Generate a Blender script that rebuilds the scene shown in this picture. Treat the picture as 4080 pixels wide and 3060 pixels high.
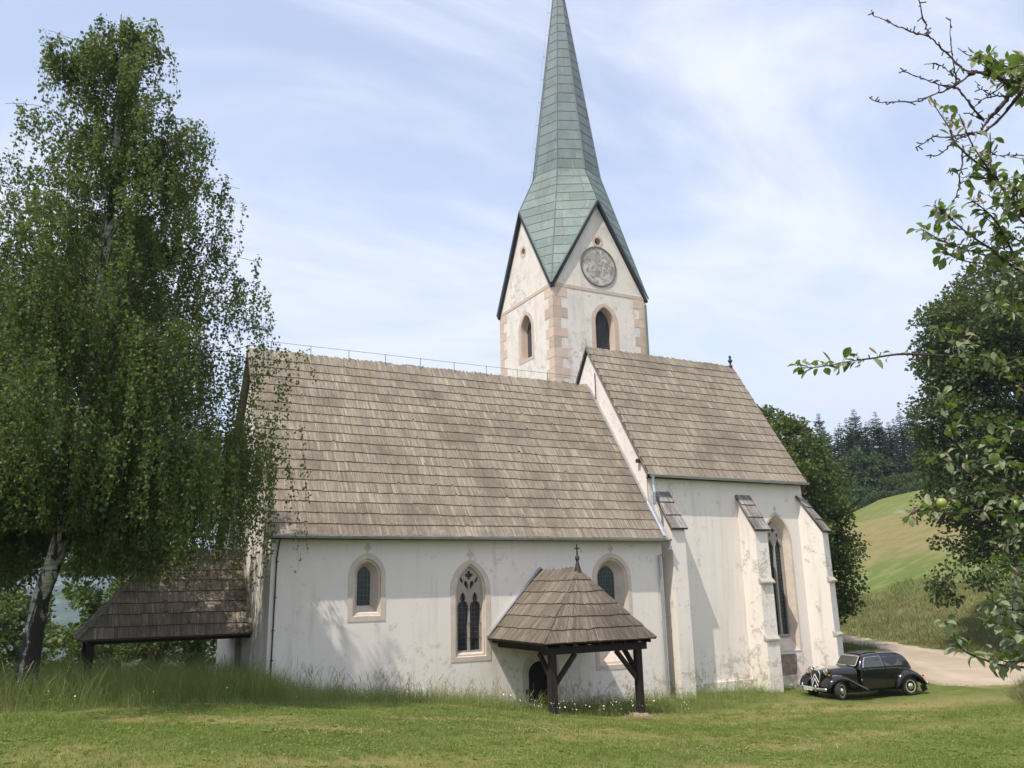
import bpy, bmesh, math, random
import numpy as np
from mathutils import Vector, Matrix, noise as mnoise
from math import radians as rad, sin, cos, pi, sqrt, atan2, tan

for o in list(bpy.data.objects): bpy.data.objects.remove(o)
scene = bpy.context.scene
COL = scene.collection
RNG = np.random.default_rng(7)

# ------------------------------------------------------------------ camera
F, PITCH, ROLL, YAW = 3306.4, .2392, .0218, .4915
CAM = Vector((-5.2766, -24.7257, 3.169))
fw = Vector((sin(YAW)*cos(PITCH), cos(YAW)*cos(PITCH), sin(PITCH)))
r0 = Vector((cos(YAW), -sin(YAW), 0)); u0 = r0.cross(fw)
RT = cos(ROLL)*r0 - sin(ROLL)*u0; UP = sin(ROLL)*r0 + cos(ROLL)*u0
cd = bpy.data.cameras.new("camera"); cam = bpy.data.objects.new("camera", cd); COL.objects.link(cam)
M = Matrix.Identity(4)
for i in range(3):
    M[i][0] = RT[i]; M[i][1] = UP[i]; M[i][2] = -fw[i]; M[i][3] = CAM[i]
cam.matrix_world = M
cd.sensor_width = 36; cd.lens = 36*F/4080; cd.clip_start = .05; cd.clip_end = 12000
scene.camera = cam
def at(x, y, depth):      # a point seen at (x, y) of a 2212 px wide print of the photo, 'depth' metres in front of the camera
    X = (x/2212-.5)*4080/F; Y = -(y/1659-.5)*3060/F
    return CAM + depth*(fw + X*RT + Y*UP)

# ------------------------------------------------------------------ light
SUN_TO = Vector((-.543, -.27, 1.0)).normalized()
SUN_EL = math.asin(SUN_TO.z); SUN_AZ = atan2(SUN_TO.x, SUN_TO.y)
w = bpy.data.worlds.new("World"); scene.world = w; w.use_nodes = True
nt = w.node_tree; nt.nodes.clear()
def N(nt, t, **kw):
    n = nt.nodes.new(t)
    for k, v in kw.items():
        if k.startswith("_"): setattr(n, k[1:], v)
        else: n.inputs[k.replace("__", " ")].default_value = v
    return n
sky = N(nt, 'ShaderNodeTexSky', _sky_type='NISHITA', _sun_disc=False, _sun_elevation=SUN_EL, _sun_rotation=SUN_AZ,
        _altitude=700, _air_density=1.0, _dust_density=1.2, _ozone_density=1.6)
bg = N(nt, 'ShaderNodeBackground', Strength=.14)
out = N(nt, 'ShaderNodeOutputWorld')
tc = N(nt, 'ShaderNodeTexCoord')
sep = N(nt, 'ShaderNodeSeparateXYZ'); nt.links.new(tc.outputs['Generated'], sep.inputs[0])
def mth(nt, op, a=None, b=None, c=None, clamp=False):
    n = nt.nodes.new('ShaderNodeMath'); n.operation = op; n.use_clamp = clamp
    for i, v in enumerate((a, b, c)):
        if v is None: continue
        if isinstance(v, (int, float)): n.inputs[i].default_value = v
        else: nt.links.new(v, n.inputs[i])
    return n.outputs[0]
zz = mth(nt, 'ADD', mth(nt, 'MAXIMUM', sep.outputs[2], 0.0), .22)
cx_ = mth(nt, 'DIVIDE', sep.outputs[0], zz); cy_ = mth(nt, 'DIVIDE', sep.outputs[1], zz)
cmb = N(nt, 'ShaderNodeCombineXYZ'); nt.links.new(cx_, cmb.inputs[0]); nt.links.new(cy_, cmb.inputs[1])
mp = N(nt, 'ShaderNodeMapping'); mp.inputs['Rotation'].default_value = (0, 0, rad(28)); mp.inputs['Scale'].default_value = (1.0, 2.1, 1)
mp.inputs['Location'].default_value = (3.2, 1.1, 0)
nt.links.new(cmb.outputs[0], mp.inputs[0])
n1 = N(nt, 'ShaderNodeTexNoise', Scale=1.15, Detail=9, Roughness=.58, Distortion=.6); nt.links.new(mp.outputs[0], n1.inputs['Vector'])
n2 = N(nt, 'ShaderNodeTexNoise', Scale=.42, Detail=3, Roughness=.5); nt.links.new(mp.outputs[0], n2.inputs['Vector'])
cl = mth(nt, 'ADD', mth(nt, 'MULTIPLY', n1.outputs['Fac'], .6), mth(nt, 'MULTIPLY', n2.outputs['Fac'], .5))
rmp = N(nt, 'ShaderNodeMapRange', _interpolation_type='SMOOTHSTEP'); rmp.inputs[1].default_value = .39; rmp.inputs[2].default_value = .62
rmp.inputs[3].default_value = .30; rmp.inputs[4].default_value = 1.0
nt.links.new(cl, rmp.inputs[0])
mix = N(nt, 'ShaderNodeMix', _data_type='RGBA')
nt.links.new(rmp.outputs[0], mix.inputs['Factor'])
hsv = N(nt, 'ShaderNodeMix', _data_type='RGBA', _blend_type='MULTIPLY'); hsv.inputs['Factor'].default_value = 1
hsv.inputs[7].default_value = (1.62, 1.42, 1.30, 1)
nt.links.new(sky.outputs[0], hsv.inputs[6]); nt.links.new(hsv.outputs[2], mix.inputs[6])
mix.inputs[7].default_value = (4.95, 5.15, 5.95, 1)
nt.links.new(mix.outputs[2], bg.inputs['Color']); nt.links.new(bg.outputs[0], out.inputs[0])

sl = bpy.data.lights.new("sun", 'SUN'); sl.energy = 3.7; sl.angle = rad(.53); sl.color = (1, .925, .81)
so = bpy.data.objects.new("sun", sl); COL.objects.link(so)
so.rotation_euler = (-SUN_TO).to_track_quat('-Z', 'Y').to_euler()
scene.view_settings.view_transform = 'Standard'; scene.view_settings.look = 'None'
scene.view_settings.exposure = .55; scene.view_settings.gamma = 1
scene.render.engine = 'CYCLES'
scene.cycles.max_bounces = 8; scene.cycles.transparent_max_bounces = 8

# ------------------------------------------------------------------ objects and tags
def tag(o, label=None, cat=None, group=None, kind=None):
    for k, v in (('label', label), ('category', cat), ('group', group), ('kind', kind)):
        if v: o[k] = v
    return o
def empty(name, loc=(0, 0, 0), rz=0, parent=None):
    o = bpy.data.objects.new(name, None); COL.objects.link(o); o.location = loc; o.rotation_euler.z = rz
    o.empty_display_size = .3
    if parent: o.parent = parent
    return o
class MB:                  # collects geometry, builds ONE mesh object
    def __init__(s): s.v = []; s.f = []; s.t = []; s.uv = {}; s.m = []; s.mi = 0
    def add(s, vs, fs, tint=.5, mat=None):
        n = len(s.v); s.v += [tuple(v) for v in vs]
        for f in fs:
            s.f.append(tuple(n+i for i in f)); s.t.append(tint); s.m.append(s.mi if mat is None else mat)
        return n
    def box(s, c, d, R=None, tint=.5, taper=1.0):
        c = Vector(c); hx, hy, hz = d[0]/2, d[1]/2, d[2]/2
        P = [Vector((sx*hx*(taper if sz > 0 else 1), sy*hy*(taper if sz > 0 else 1), sz*hz)) for sz in (-1, 1) for sy in (-1, 1) for sx in (-1, 1)]
        if R is not None: P = [R @ p for p in P]
        s.add([c+p for p in P], [(0, 2, 3, 1), (4, 5, 7, 6), (0, 1, 5, 4), (2, 6, 7, 3), (0, 4, 6, 2), (1, 3, 7, 5)], tint)
    def beam(s, a, b, w, h, up=(0, 0, 1), tint=.5):
        a = Vector(a); b = Vector(b); d = (b-a); L = d.length; x = d/L; up = Vector(up)
        if abs(x.dot(up)) > .95: up = Vector((0, 1, 0))
        y = up.cross(x).normalized(); z = x.cross(y)
        R = Matrix((x, y, z)).transposed(); s.box((a+b)/2, (L, w, h), R, tint)
    def tube(s, pts, rads, n=8, cap=True, tint=.5):
        pts = [Vector([float(c) for c in p]) for p in pts]
        if isinstance(rads, (int, float)): rads = [rads]*len(pts)
        rads = [float(r) for r in rads]; vs = []; prev = None
        for i, p in enumerate(pts):
            t = (pts[min(i+1, len(pts)-1)]-pts[max(i-1, 0)])
            if t.length < 1e-9: t = Vector((0, 0, 1))
            t.normalize()
            if prev is None:
                a = t.orthogonal().normalized()
            else:
                a = (prev - t*prev.dot(t))
                a = a.normalized() if a.length > 1e-6 else t.orthogonal().normalized()
            prev = a; b = t.cross(a)
            for k in range(n):
                q = 2*pi*k/n; vs.append(p + rads[i]*(cos(q)*a + sin(q)*b))
        fs = [(i*n+k, i*n+(k+1) % n, (i+1)*n+(k+1) % n, (i+1)*n+k) for i in range(len(pts)-1) for k in range(n)]
        if cap: fs += [tuple(range(n-1, -1, -1)), tuple((len(pts)-1)*n+k for k in range(n))]
        s.add(vs, fs, tint)
    def loft(s, rings, close=True, cap0=False, cap1=False, tint=.5):
        n = len(rings[0]); vs = [p for r in rings for p in r]; fs = []
        for i in range(len(rings)-1):
            for k in range(n if close else n-1):
                fs.append((i*n+k, i*n+(k+1) % n, (i+1)*n+(k+1) % n, (i+1)*n+k))
        if cap0: fs.append(tuple(range(n-1, -1, -1)))
        if cap1: fs.append(tuple((len(rings)-1)*n+k for k in range(n)))
        s.add(vs, fs, tint)
    def lathe(s, prof, n=16, M=None, tint=.5):          # prof: (r, z) pairs about the z axis
        rings = [[Vector((r*cos(2*pi*k/n), r*sin(2*pi*k/n), z)) for k in range(n)] for r, z in prof]
        if M is not None: rings = [[M @ p for p in r] for r in rings]
        s.loft(rings, True, prof[0][0] > 1e-6, prof[-1][0] > 1e-6, tint)
    def build(s, name, mat, parent=None, smooth=False, label=None, uv=None, recalc=False):
        me = bpy.data.meshes.new(name); me.from_pydata(s.v, [], s.f); me.update()
        mats = mat if isinstance(mat, (list, tuple)) else [mat]
        for m in mats: me.materials.append(m)
        if len(mats) > 1: me.polygons.foreach_set('material_index', s.m)
        at_ = me.attributes.new('tint', 'FLOAT', 'FACE'); at_.data.foreach_set('value', np.array(s.t, dtype=np.float32))
        if recalc:
            bm = bmesh.new(); bm.from_mesh(me); bmesh.ops.recalc_face_normals(bm, faces=bm.faces); bm.to_mesh(me); bm.free()
        if smooth: me.polygons.foreach_set('use_smooth', [True]*len(me.polygons))
        o = bpy.data.objects.new(name, me); COL.objects.link(o)
        if parent: o.parent = parent
        if label: o['label'] = label
        return o
def np_mesh(name, V, Fc, mat, tint=None, parent=None, smooth=False, uv=None):   # Fc: (n, k) array of equal-size faces or list of arrays
    me = bpy.data.meshes.new(name)
    Fs = Fc if isinstance(Fc, list) else [Fc]
    nl = sum(f.size for f in Fs); nf = sum(len(f) for f in Fs)
    me.vertices.add(len(V)); me.vertices.foreach_set('co', np.ascontiguousarray(V, dtype=np.float32).ravel())
    me.loops.add(nl); me.loops.foreach_set('vertex_index', np.concatenate([f.ravel() for f in Fs]).astype(np.int32))
    tot = np.concatenate([np.full(len(f), f.shape[1]) for f in Fs]); st = np.concatenate([[0], np.cumsum(tot)[:-1]])
    me.polygons.add(nf); me.polygons.foreach_set('loop_start', st.astype(np.int32)); me.polygons.foreach_set('loop_total', tot.astype(np.int32))
    me.update(calc_edges=True); me.validate()
    if tint is not None:
        a = me.attributes.new('tint', 'FLOAT', 'FACE'); a.data.foreach_set('value', np.asarray(tint, dtype=np.float32))
    if smooth: me.polygons.foreach_set('use_smooth', [True]*len(me.polygons))
    else: me.shade_flat()
    if uv is not None:
        l = me.uv_layers.new(name='UVMap'); li = np.empty(len(me.loops), dtype=np.int32); me.loops.foreach_get('vertex_index', li)
        l.data.foreach_set('uv', np.asarray(uv, dtype=np.float32)[li].ravel())
    me.materials.append(mat)
    o = bpy.data.objects.new(name, me); COL.objects.link(o)
    if parent: o.parent = parent
    return o
def copy_tree(o, parent=None):
    c = o.copy(); COL.objects.link(c)
    if parent: c.parent = parent
    for ch in list(o.children): copy_tree(ch, c)
    return c
def fill_poly(outer, holes):          # 2-D outlines -> (points, triangles)
    bm = bmesh.new(); ed = []
    for loop in [outer]+holes:
        vs = [bm.verts.new((p[0], p[1], 0)) for p in loop]
        ed += [bm.edges.new((vs[i], vs[(i+1) % len(vs)])) for i in range(len(vs))]
    bmesh.ops.triangle_fill(bm, edges=ed, use_beauty=True)
    bm.verts.index_update()
    P = [(v.co.x, v.co.y) for v in bm.verts]; T = [tuple(v.index for v in f.verts) for f in bm.faces]
    # consistent winding, counter-clockwise in 2-D
    T = [t if ((P[t[1]][0]-P[t[0]][0])*(P[t[2]][1]-P[t[0]][1])-(P[t[1]][1]-P[t[0]][1])*(P[t[2]][0]-P[t[0]][0])) > 0 else t[::-1] for t in T]
    bm.free(); return P, T
def arch(c, hw, zb, zs, za, n=9):     # pointed-arch outline, clockwise from bottom left
    h = za-zs; R = (hw*hw+h*h)/(2*hw); x0 = c-hw+R; a1 = math.acos((R-hw)/R)
    L = [(x0-R*cos(a1*i/n), zs+R*sin(a1*i/n)) for i in range(n+1)]
    Rr = [(2*c-x, z) for x, z in L[:-1]][::-1]
    return [(c-hw, zb)]+L+Rr+[(c+hw, zb)]
# ------------------------------------------------------------------ materials
class MT:
    def __init__(s, name, rough=.8, spec=.3, metal=0.0):
        s.m = bpy.data.materials.new(name); s.m.use_nodes = True; s.nt = s.m.node_tree
        s.b = s.nt.nodes['Principled BSDF']; s.b.inputs['Roughness'].default_value = rough
        s.b.inputs['Specular IOR Level'].default_value = spec; s.b.inputs['Metallic'].default_value = metal
        s.geo = s.nt.nodes.new('ShaderNodeNewGeometry'); s.tc = s.nt.nodes.new('ShaderNodeTexCoord')
    def L(s, a, b): s.nt.links.new(a, b)
    def pos(s, scale=(1, 1, 1), obj=False, src=None, rot=None):
        m = s.nt.nodes.new('ShaderNodeMapping'); m.inputs['Scale'].default_value = scale
        if rot: m.inputs['Rotation'].default_value = rot
        s.L(src if src is not None else (s.tc.outputs['Object'] if obj else s.geo.outputs['Position']), m.inputs[0]); return m.outputs[0]
    def noise(s, scale, detail=4, rough=.55, vec=None, dist=0):
        n = N(s.nt, 'ShaderNodeTexNoise', Scale=scale, Detail=detail, Roughness=rough, Distortion=dist)
        s.L(vec if vec is not None else s.geo.outputs['Position'], n.inputs['Vector']); return n.outputs['Fac']
    def attr(s, name='tint'):
        a = s.nt.nodes.new('ShaderNodeAttribute'); a.attribute_name = name; return a.outputs['Fac']
    def rng(s, v, a, b, c=0.0, d=1.0, smooth=True):
        r = s.nt.nodes.new('ShaderNodeMapRange'); r.interpolation_type = 'SMOOTHSTEP' if smooth else 'LINEAR'
        for i, x in enumerate((a, b, c, d)): r.inputs[i+1].default_value = x
        s.L(v, r.inputs[0]); return r.outputs[0]
    def ramp(s, v, stops):
        r = s.nt.nodes.new('ShaderNodeValToRGB'); e = r.color_ramp.elements
        while len(e) < len(stops): e.new(.5)
        for el, (p, c) in zip(e, stops): el.position = p; el.color = (*c, 1)
        s.L(v, r.inputs[0]); return r.outputs[0]
    def mix(s, f, a, b, mode='MIX'):
        m = s.nt.nodes.new('ShaderNodeMix'); m.data_type = 'RGBA'; m.blend_type = mode
        for i, v in ((0, f), (6, a), (7, b)):
            if isinstance(v, (int, float)): m.inputs[i].default_value = v
            elif isinstance(v, tuple): m.inputs[i].default_value = (*v, 1)
            else: s.L(v, m.inputs[i])
        return m.outputs[2]
    def math(s, op, a, b=None, clamp=False): return mth(s.nt, op, a, b, None, clamp)
    def color(s, c):
        if isinstance(c, tuple): s.b.inputs['Base Color'].default_value = (*c, 1)
        else: s.L(c, s.b.inputs['Base Color'])
        return s
    def bump(s, h, strength=.3, dist=.02):
        b = s.nt.nodes.new('ShaderNodeBump'); b.inputs['Strength'].default_value = strength; b.inputs['Distance'].default_value = dist
        s.L(h, b.inputs['Height']); s.L(b.outputs[0], s.b.inputs['Normal']); return s
    def sepz(s):
        n = s.nt.nodes.new('ShaderNodeSeparateXYZ'); s.L(s.geo.outputs['Position'], n.inputs[0]); return n.outputs
def simple(name, c, rough=.7, spec=.3, metal=0.0, var=.15, scale=8):
    t = MT(name, rough, spec, metal); n = t.noise(scale, 5)
    lo = tuple(x*(1-var) for x in c); hi = tuple(min(1, x*(1+var)) for x in c)
    t.color(t.ramp(n, [(.3, lo), (.7, hi)])); return t.m
def plaster(name, base, grime, amount=.5, low=True):
    t = MT(name, .92, .15)
    n1 = t.noise(.45, 6, .6); n2 = t.noise(2.6, 8, .68); n3 = t.noise(9, 6, .65)
    c = t.ramp(n1, [(.3, tuple(x*.93 for x in base)), (.68, base)])
    # vertical run-off streaks
    st = t.noise(1, 5, .6, t.pos((2.6, 2.6, .22)))
    c = t.mix(t.rng(st, .52, .76, 0, .36*amount), c, grime)
    patch = t.rng(t.math('ADD', t.math('MULTIPLY', n2, .7), t.math('MULTIPLY', n1, .42)), .60, .68, 0, .55*amount)
    c = t.mix(t.math('MULTIPLY', patch, t.rng(n3, .38, .56)), c, grime)
    if not low: c = t.mix(t.math('MULTIPLY', t.rng(t.noise(.8, 7, .7), .46, .66, 0, .6), t.rng(n3, .3, .6, .4, 1)), c, (.47, .45, .425))
    if low:      # flaked, damp foot of the wall, with an edge of its own
        z = t.sepz()[2]; n4 = t.noise(1.5, 7, .66)
        lowm = t.rng(t.math('ADD', z, t.math('MULTIPLY', n4, -4.2)), -2.5, -1.2, 1, 0)
        fl = t.math('MULTIPLY', t.rng(n2, .53, .575), lowm)
        c = t.mix(t.math('MULTIPLY', fl, .75), c, (.42, .365, .30))
        c = t.mix(t.math('MULTIPLY', lowm, t.rng(n3, .40, .68, 0, .45)), c, (.48, .44, .385))
    t.color(c)
    h = t.math('ADD', t.math('MULTIPLY', n2, .7), t.math('MULTIPLY', t.noise(26, 4), .18))
    t.bump(h, .28, .03); return t.m
def stone(name, base, tintamt=.35):
    t = MT(name, .88, .2); n = t.noise(3, 7, .62); a = t.attr()
    c = t.ramp(n, [(.3, tuple(x*.80 for x in base)), (.7, tuple(min(1, x*1.1) for x in base))])
    c = t.mix(tintamt, c, t.ramp(a, [(0, tuple(x*.72 for x in base)), (1, tuple(min(1, x*1.2) for x in base))]))
    c = t.mix(t.rng(t.noise(9, 6, .7), .58, .72, 0, .35), c, (.30, .25, .21)); t.color(c)
    t.bump(t.noise(22, 5), .25, .015); return t.m
def shingle(name, cols, dark, lichen=0.0):
    t = MT(name, .86, .25); a = t.attr(); u = t.tc.outputs['UV']
    g = t.noise(1, 6, .62, t.pos((42, 1.4, 1), src=u)); g2 = t.noise(1, 4, .6, t.pos((150, 5, 1), src=u))
    big = t.noise(.5, 6, .66)
    c = t.ramp(a, [(0, cols[0]), (.3, cols[1]), (.72, cols[2]), (1, cols[3])])
    c = t.mix(t.rng(g, .36, .64, .75, 0), c, dark)
    c = t.mix(t.rng(g2, .56, .74, 0, .5), c, tuple(min(1, x*1.5) for x in cols[3]))
    c = t.mix(t.rng(big, .45, .68, 0, .6), c, dark)
    c = t.mix(t.rng(t.noise(1.1, 5, .7), .56, .74, 0, .4), c, cols[3]); c = t.mix(t.rng(t.noise(1, 6, .65, t.pos((.8, .22, 1), src=u)), .56, .74, 0, .5), c, tuple(x*.8 for x in dark))
    if lichen:
        sp = t.noise(2.3, 6, .7); c = t.mix(t.rng(sp, .60, .68, 0, lichen), c, (.42, .30, .10))
    t.color(c); t.bump(t.math('ADD', g, t.math('MULTIPLY', g2, .5)), .5, .012); return t.m
def leafmat(name, lo, mid, hi, rough=.5, trans=.35, back=None):
    t = MT(name, rough, .35); a = t.attr()
    c = t.ramp(a, [(0, lo), (.55, mid), (1, hi)])
    if back is not None: c = t.mix(t.geo.outputs['Backfacing'], c, back)
    t.color(c)
    tr = t.nt.nodes.new('ShaderNodeBsdfTranslucent'); t.L(t.mix(.5, c, (hi[0]*1.5, hi[1]*1.5, hi[2]*.8)), tr.inputs['Color'])
    ms = t.nt.nodes.new('ShaderNodeMixShader'); ms.inputs[0].default_value = trans
    t.L(t.b.outputs[0], ms.inputs[1]); t.L(tr.outputs[0], ms.inputs[2])
    t.L(ms.outputs[0], t.nt.nodes['Material Output'].inputs['Surface']); return t.m
MAT = {}
MAT['plaster'] = plaster('white plaster', (.79, .728, .678), (.49, .435, .38), 1.1)
MAT['plaster_buttress'] = plaster('dirty buttress plaster', (.78, .72, .668), (.46, .42, .37), 1.6)
MAT['plaster_tower'] = plaster('weathered tower plaster', (.765, .705, .65), (.43, .40, .365), 1.4, False)
MAT['stone'] = stone('pinkish dressed stone', (.60, .515, .44), .2)
MAT['quoin'] = stone('quoin stone', (.585, .465, .385), .45)
MAT['grey_stone'] = stone('grey coping stone', (.42, .39, .34))
MAT['tracery'] = stone('tracery stone', (.37, .325, .28))
MAT['shingle'] = shingle('weathered larch shingles', [(0.192, 0.159, 0.124), (0.255, 0.215, 0.170), (0.315, 0.269, 0.217), (0.414, 0.363, 0.296)], (0.122, 0.100, 0.078), .4)
MAT['shingle_porch'] = shingle('brown porch shingles', [(0.122, 0.099, 0.078), (0.173, 0.143, 0.113), (0.223, 0.187, 0.150), (0.310, 0.266, 0.216)], (0.068, 0.055, 0.043), .25)
MAT['shingle_dark'] = shingle('dark weathered shingles', [(0.156, 0.127, 0.102), (0.230, 0.189, 0.152), (0.303, 0.254, 0.205), (0.410, 0.353, 0.291)], (0.090, 0.074, 0.059), .2)
MAT['shingle_grey'] = shingle('silver grey shingles', [(0.128, 0.112, 0.102), (0.204, 0.183, 0.168), (0.297, 0.272, 0.251), (0.442, 0.408, 0.383)], (0.043, 0.037, 0.034))
t = MT('copper patina', .58, .4, .15)
a = t.attr(); n = t.noise(1.1, 6, .62); st = t.noise(1, 5, .6, t.pos((5, 5, .5)))
c = t.ramp(a, [(0, (.112, .152, .142)), (.5, (.148, .196, .184)), (1, (.195, .248, .238))])
hz = t.rng(t.sepz()[2], 24.2, 27.5)
c = t.mix(t.math('MULTIPLY', hz, .7), c, (.168, .20, .218))
c = t.mix(t.rng(n, .45, .66, 0, .55), c, (.115, .135, .125)); c = t.mix(t.rng(t.noise(1, 6, .7, t.pos((3, 3, .35))), .55, .72, 0, .55), c, (.10, .11, .10)); c = t.mix(t.rng(st, .56, .74, 0, .45), c, (.29, .355, .35)); t.color(c); MAT['copper'] = t.m
MAT['copper_seam_shade'] = simple('copper seam with painted shade', (.07, .095, .09), .6)  # seam strips coloured dark to stand in for the panel laps' drop shadow
def woodmat(name, c, sc=(1, 1, 1), rough=.8):
    t = MT(name, rough, .2); g = t.noise(1, 6, .65, t.pos(sc)); n = t.noise(1.5, 4)
    cc = t.ramp(g, [(.3, tuple(x*.5 for x in c)), (.7, tuple(x*1.35 for x in c))]); cc = t.mix(t.rng(n, .5, .75, 0, .4), cc, tuple(x*.55 for x in c))
    t.color(cc); t.bump(g, .4, .01); return t.m
MAT['dark_timber'] = woodmat('dark stained timber', (.028, .023, .02), (30, 30, 3))
MAT['verge'] = woodmat('dark verge board', (.045, .045, .055), (14, 14, 4), .7)
MAT['door_wood'] = woodmat('black door boards', (.018, .016, .015), (30, 30, 2))
MAT['shutter'] = woodmat('grey louvre boards', (.06, .062, .07), (18, 18, 1.5))
MAT['zinc'] = simple('zinc sheet', (.42, .44, .47), .45, .5, .7, .12, 5)
MAT['iron'] = simple('dark iron', (.05, .045, .042), .6, .4, .4)
MAT['rod'] = simple('lightning rod wire', (.10, .13, .19), .5, .4, .6)
t = MT('leaded glass', .18, .5)          # dark leaded panes seen from outside
br = t.nt.nodes.new('ShaderNodeTexBrick'); br.offset = 0; br.inputs['Scale'].default_value = 1
br.inputs['Brick Width'].default_value = .115; br.inputs['Row Height'].default_value = .15; br.inputs['Mortar Size'].default_value = .006
br.inputs['Color1'].default_value = (.012, .017, .021, 1); br.inputs['Color2'].default_value = (.02, .027, .032, 1); br.inputs['Mortar'].default_value = (.085, .095, .10, 1)
sw = t.nt.nodes.new('ShaderNodeSeparateXYZ'); t.L(t.geo.outputs['Position'], sw.inputs[0])
cb = t.nt.nodes.new('ShaderNodeCombineXYZ'); t.L(sw.outputs[0], cb.inputs[0]); t.L(sw.outputs[2], cb.inputs[1]); t.L(cb.outputs[0], br.inputs['Vector'])
t.color(br.outputs['Color']); t.bump(t.noise(9, 3), .25, .01); MAT['glass'] = t.m
t = MT('weathered clock face', .95, .1); n = t.noise(3.2, 9, .7, dist=.5); n2 = t.noise(1.2, 3)
c = t.ramp(n, [(.36, (.22, .20, .18)), (.47, (.33, .30, .275)), (.53, (.52, .50, .475)), (.7, (.60, .58, .55))]); c = t.mix(t.rng(n2, .5, .62, 0, .75), c, (.36, .32, .28)); t.color(c); t.bump(n, .5, .03); MAT['clock'] = t.m
MAT['clock_ring'] = stone('clock ring', (.18, .165, .155))
MAT['bark_birch'] = None
t = MT('birch bark', .75, .3); n = t.noise(1, 6, .65, t.pos((3.2, 3.2, 1.1)), .6); n2 = t.noise(1, 5, .6, t.pos((2.5, 2.5, 14)))
c = t.ramp(n2, [(.42, (.24, .225, .205)), (.55, (.47, .455, .43))]); zb = t.sepz()[2]
thr = t.math('ADD', n, t.rng(zb, 1.0, 3.8, .15, .02, False)); c = t.mix(t.rng(thr, .51, .60), c, (.028, .024, .02)); t.color(c); t.bump(n, .6, .04); MAT['bark_birch'] = t.m
MAT['bark'] = woodmat('grey brown bark', (.085, .066, .05), (7, 7, 2))
MAT['bark_apple'] = woodmat('apple twig bark', (.085, .066, .06), (60, 60, 60))
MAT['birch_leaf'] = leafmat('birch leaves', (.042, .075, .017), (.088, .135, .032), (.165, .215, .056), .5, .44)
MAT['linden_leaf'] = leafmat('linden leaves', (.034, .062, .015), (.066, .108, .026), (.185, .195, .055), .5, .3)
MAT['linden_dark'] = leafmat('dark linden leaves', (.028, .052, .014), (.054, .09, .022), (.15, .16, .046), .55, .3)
MAT['bush_leaf'] = leafmat('bush leaves', (.045, .075, .02), (.085, .128, .034), (.14, .185, .05), .55, .32)
MAT['spruce_needle'] = leafmat('spruce needles', (.026, .046, .020), (.046, .074, .030), (.075, .105, .042), .65, .15)
MAT['apple_leaf'] = leafmat('apple leaves', (.056, .102, .024), (.105, .168, .042), (.17, .235, .07), .5, .38, back=(.24, .27, .16))
MAT['dry_leaf'] = leafmat('dry curled leaves', (.20, .15, .10), (.34, .275, .20), (.48, .42, .33), .7, .25)
# ------------------------------------------------------------------ church
church = empty('church', (7, 4.2, 0)); church.location = (0, 0, 0)
tag(church, 'white plastered village church with steep wooden shingle roofs and a pointed green copper spire', 'church')
class Plane:               # a wall plane: u along the wall, z up, d inwards
    def __init__(s, O, U): s.O = Vector(O); s.U = Vector(U).normalized(); s.n = s.U.cross(Vector((0, 0, 1)))
    def p(s, u, z, d=0): return s.O + u*s.U + Vector((0, 0, z)) - d*s.n
def wall(mb, pl, outer, holes=(), d=0):
    P, T = fill_poly(outer, [list(h) for h in holes]); mb.add([pl.p(u, z, d) for u, z in P], T)
def ringed(mb, pl, rings, close=True):        # rings: (outline, depth)
    mb.loft([[pl.p(u, z, d) for u, z in o[::-1]] for o, d in rings], close)
def pane(mb, pl, o, d): P, T = fill_poly(o, []); mb.add([pl.p(u, z, d) for u, z in P], T)
FLEUR = [(-.022, -.03), (-.022, .10), (-.06, .10), (-.075, .15), (-.10, .13), (-.115, .19), (-.08, .235), (-.05, .21), (-.055, .25), (0, .335),
         (.055, .25), (.05, .21), (.08, .235), (.115, .19), (.10, .13), (.075, .15), (.06, .10), (.022, .10), (.022, -.03)]
def plate(mb, pl, outer, holes, d0, d1):      # solid plate with openings between depths d0 (front) and d1
    P, T = fill_poly(outer, holes); n = len(P)
    mb.add([pl.p(u, z, d0) for u, z in P], T)
    for lp, inner in [(outer, 0)]+[(h, 1) for h in holes]:
        a = [pl.p(u, z, d0) for u, z in lp]; b = [pl.p(u, z, d1) for u, z in lp]; k = len(lp)
        mb.add(a+b, [((i+1) % k, i, k+i, k+(i+1) % k) for i in range(k)])
def gothic_window(pl, c, outs, depths, glass, fleur=0, tracery=None, bars=True, mat='stone', glassmat='glass', name='window', label=None):
    gm = MB(); pane(gm, pl, arch(c, *outs[-1]), depths[-1]); g = gm.build(name, MAT[glassmat], church, label=label)
    fm = MB(); o0 = arch(c, *outs[0]); rings = [(o0, .05), (o0, -.014)]
    for o, d in zip(outs[1:], depths[1:]): rings.append((arch(c, *o), d))
    ringed(fm, pl, rings)
    if fleur:
        z0 = outs[0][3]; ol = [(c+x*fleur, z0-.02+z*fleur) for x, z in FLEUR]; plate(fm, pl, ol[::-1], [], -.012, .03)
    fm.build('frame', MAT[mat], g, recalc=False)
    return g
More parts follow.
